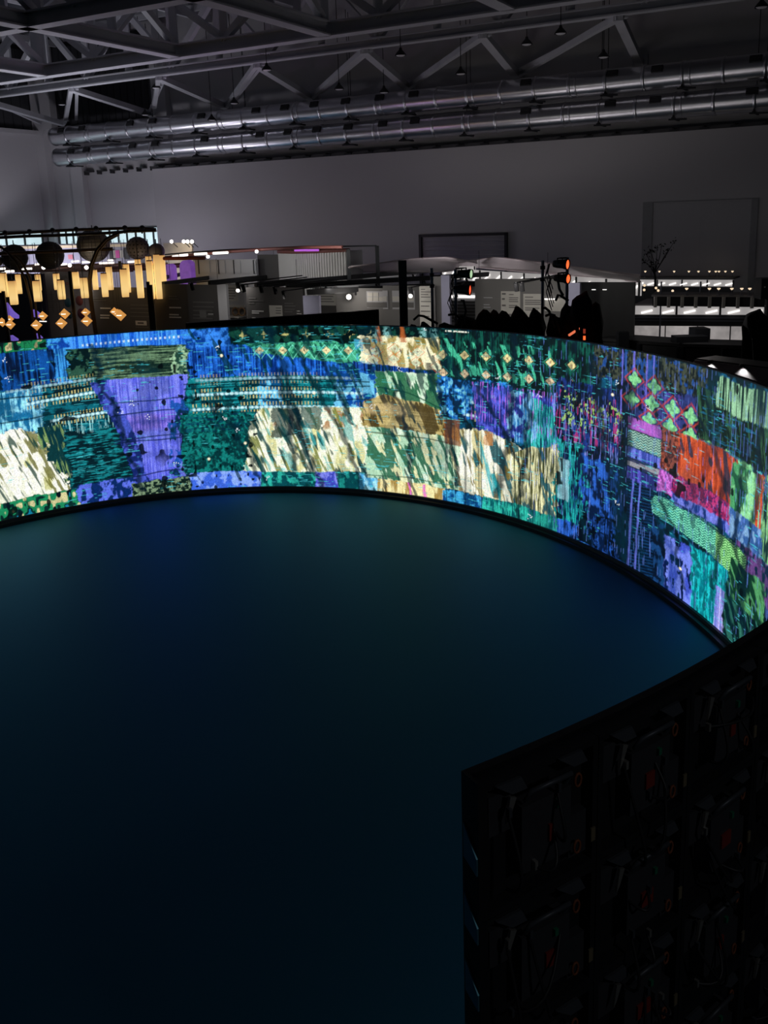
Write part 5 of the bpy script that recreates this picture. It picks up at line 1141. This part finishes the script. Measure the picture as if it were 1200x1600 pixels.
pipe_thing('tube_arch', 'bronze twin tube arch curving down at the left picture edge', [[Vector((at_y(56, 470, 26.2).x, 26.2, 0)), at_y(52, 505, 26.2), at_y(48, 470, 26.2), at_y(40, 437, 26.2), at_y(26, 410, 26.2), at_y(10, 392, 26.2), at_y(-8, 380, 26.2)], [Vector((at_y(62, 470, 26.5).x, 26.5, 0)), at_y(58, 505, 26.5), at_y(54, 465, 26.5), at_y(46, 432, 26.5), at_y(34, 410, 26.5), at_y(24, 400, 26.5)]], .034, 'arch')
for k, (px, py0) in enumerate(((5, 455), (109, 424), (231, 440), (235.5, 445), (187, 408))):
    a = at_y(px, py0, 25.7 if k != 4 else 28.4); o = MB().beam(Vector((a.x, a.y, 0)), a, .075, .075, up=Vector((0, 1, 0))).build('frame_post', M_BLACK); tag(o, 'black post among the hanging lanterns, ' + NTH[(0, 1, 3, 4, 2)[k]] + ' from the left', 'post', 'black posts at the lanterns')
# dark cafe-like backdrop with printed circles and letters
t, o = board('print_wall', 62, 144, 425, 10.5, mat('print_grey', (.22, .20, .20), .7), 'grey printed wall with coloured circles and partly hidden letters behind the lanterns', py1=421)
for x, y, r, c in ((106, 473, 7, (.03, .10, .14)), (124, 470, 7.5, (.20, .045, .035)), (127, 490, 8, (.12, .02, .03)), (62, 452, 10, (.16, .14, .14)), (109, 492, 6, (.02, .06, .07))):
    cc = on_wall(x, y, o + .02); rr_ = r / FPX * cc.y; MB().lathe(cc, [(.001, .006), (rr_, .006), (rr_, 0)], 28, WN).build('printed_circle', mat('circle_%d_%d' % (x, y), c, .7), t)
def letters(txt, px, py, hpx, off, m_, parent):
    p = on_wall(px, py, off); cu = bpy.data.curves.new('lettering', 'FONT'); cu.body = txt; cu.size = hpx / FPX * p.y * 1.4; cu.extrude = .004
    ob = bpy.data.objects.new('tmp', cu); COL.objects.link(ob)
    dg = bpy.context.evaluated_depsgraph_get(); me_ = bpy.data.meshes.new_from_object(ob.evaluated_get(dg)); bpy.data.objects.remove(ob)
    M_ = Matrix((WE, Zv, WN)).transposed().to_4x4(); M_.translation = p
    me_.transform(M_); me_.materials.clear(); me_.materials.append(m_)
    o_ = bpy.data.objects.new('lettering', me_); COL.objects.link(o_); o_.parent = parent; o_.matrix_parent_inverse = Matrix.Translation(-parent.location)
letters('SHA', 94, 436, 6, o + .02, M_INK, t); letters('C', 125, 434, 6, o + .02, M_INK, t); letters('O', 103, 445.5, 5, o + .02, mat('red_ink', (.3, .05, .04), .7), t)
for k in range(4): print_on(t, o, 'shelf_line', 66 + k * 7, 66.6 + k * 7, 455, 490, M_INK, .014)
for k in range(3): print_on(t, o, 'shelf_line', 66, 92, 460 + k * 10, 460.6 + k * 10, M_INK, .014)
t, o = board('dark_backdrop', -40, 66, 428, 11.5, M_BLACK, 'black backdrop behind the leftmost lanterns', py1=424)
wall_spot('print_wash', 105, 432, 12.6, 48, (1, .9, .85))
print_on(t, o, 'glow_line', 62, 73, 501.2, 502.6, M_TUBE, .02)
for k, (x0, y0, x1, y1) in enumerate(((8, 473, 18, 496), (17, 486, 26, 498), (51, 484, 62, 497), (16, 524, 25, 534), (56, 521, 63, 532))):
    ob = MB().prism([on_wall(x0, y0, 12.6), on_wall(x1, (y0 * .4 + y1 * .6), 12.6), on_wall(x1, y1, 12.6), on_wall(x0, y1 - 2, 12.6)], -WN * .1).build('violet_lightbox', mat('violet_lit', (.2, .14, .4), .6, emit=(.16, .10, .50), estr=.8, var=.4, scale=3)); tag(ob, 'small violet glowing lightbox behind the left lanterns, ' + NTH[k] + ' of five', 'lightbox', 'violet lightboxes')
# brown ceiling slab of the left stall with its tube lights
t = thing('stall_ceiling', on_wall(60, 425, 9.0), 'rust brown ceiling grid of the left stall dotted with white tube lights', 'ceiling grid')
M_RUST = mat('rust_brown', (.16, .075, .05), .6, var=.25, scale=2)
zc = 3.42
for k in range(5):
    a = wall_az(-30, 420, 9)[0]; b = wall_az(235, 410, 9)[0]; off = 6.6 + k * .8
    MB().hbox(a, b, off, off + .14, zc, zc + .08).build('beam', M_RUST, t)
for k in range(9):
    a = wall_az(-20, 420, 9)[0] + k * 1.05; MB().hbox(a, a + .10, 6.6, 9.94, zc + .08, zc + .14).build('cross_beam', M_RUST, t)
rnd = random.Random(21)
for k, (x0, x1, y) in enumerate(((-5, 8, 420), (8, 22, 424), (30, 50, 420), (95, 104, 413), (112, 123, 408.5), (128, 140, 409.5), (155, 178, 411), (168, 186, 406.5), (55, 61, 413), (186, 206, 405.5), (200, 213, 409), (0, 9, 427))):
    p = at_z(x0, y + .4, zc + .18); q = at_z(x1, y - .4, zc + .18); MB().tube([p, q], .035, 6).build('tube_light', M_WARMTUBE, t)
for x, y in ((109, 414.5), (68, 418), (135, 418), (96, 408)): MB().sphere(at_z(x, y, zc + .2), .06, 10, 6).build('bulb', M_SPOTGLOW, t)
# cream shelf edges and blue-white posters under the window
t, o = board('poster_wall', -20, 210, 384, 5.0, mat('pale_violet_wall', (.40, .39, .50), .75), 'pale violet wall with pink posters seen between the globes', py1=386)
print_on(t, o, 'cream_ledge', -20, 205, 386, 390, mat('cream_ledge', (.75, .62, .42), .6), .15)
print_on(t, o, 'poster', 107, 114, 398, 405, mat('pink_poster', (.60, .20, .25), .7), .03); pz = print_on(t, o, 'poster', 178, 193, 391, 403, M_PAPER, .05); print_on(t, o, 'poster_stripe', 182, 188, 391, 403, mat('magenta_stripe', (.70, .10, .40), .7), .07, pz)
print_on(t, o, 'dark_door', 172, 178, 389, 405, M_BLACK, .05); print_on(t, o, 'dark_door', 194, 202, 387, 405, M_BLACK, .05)
wall_spot('poster_wash', 40, 384, 6.8, 24, (.95, .92, 1.0)); wall_spot('poster_wash', 110, 382, 6.8, 24, (1, .95, .95)); wall_spot('poster_wash', 180, 380, 6.8, 24, (1.0, .94, .9))
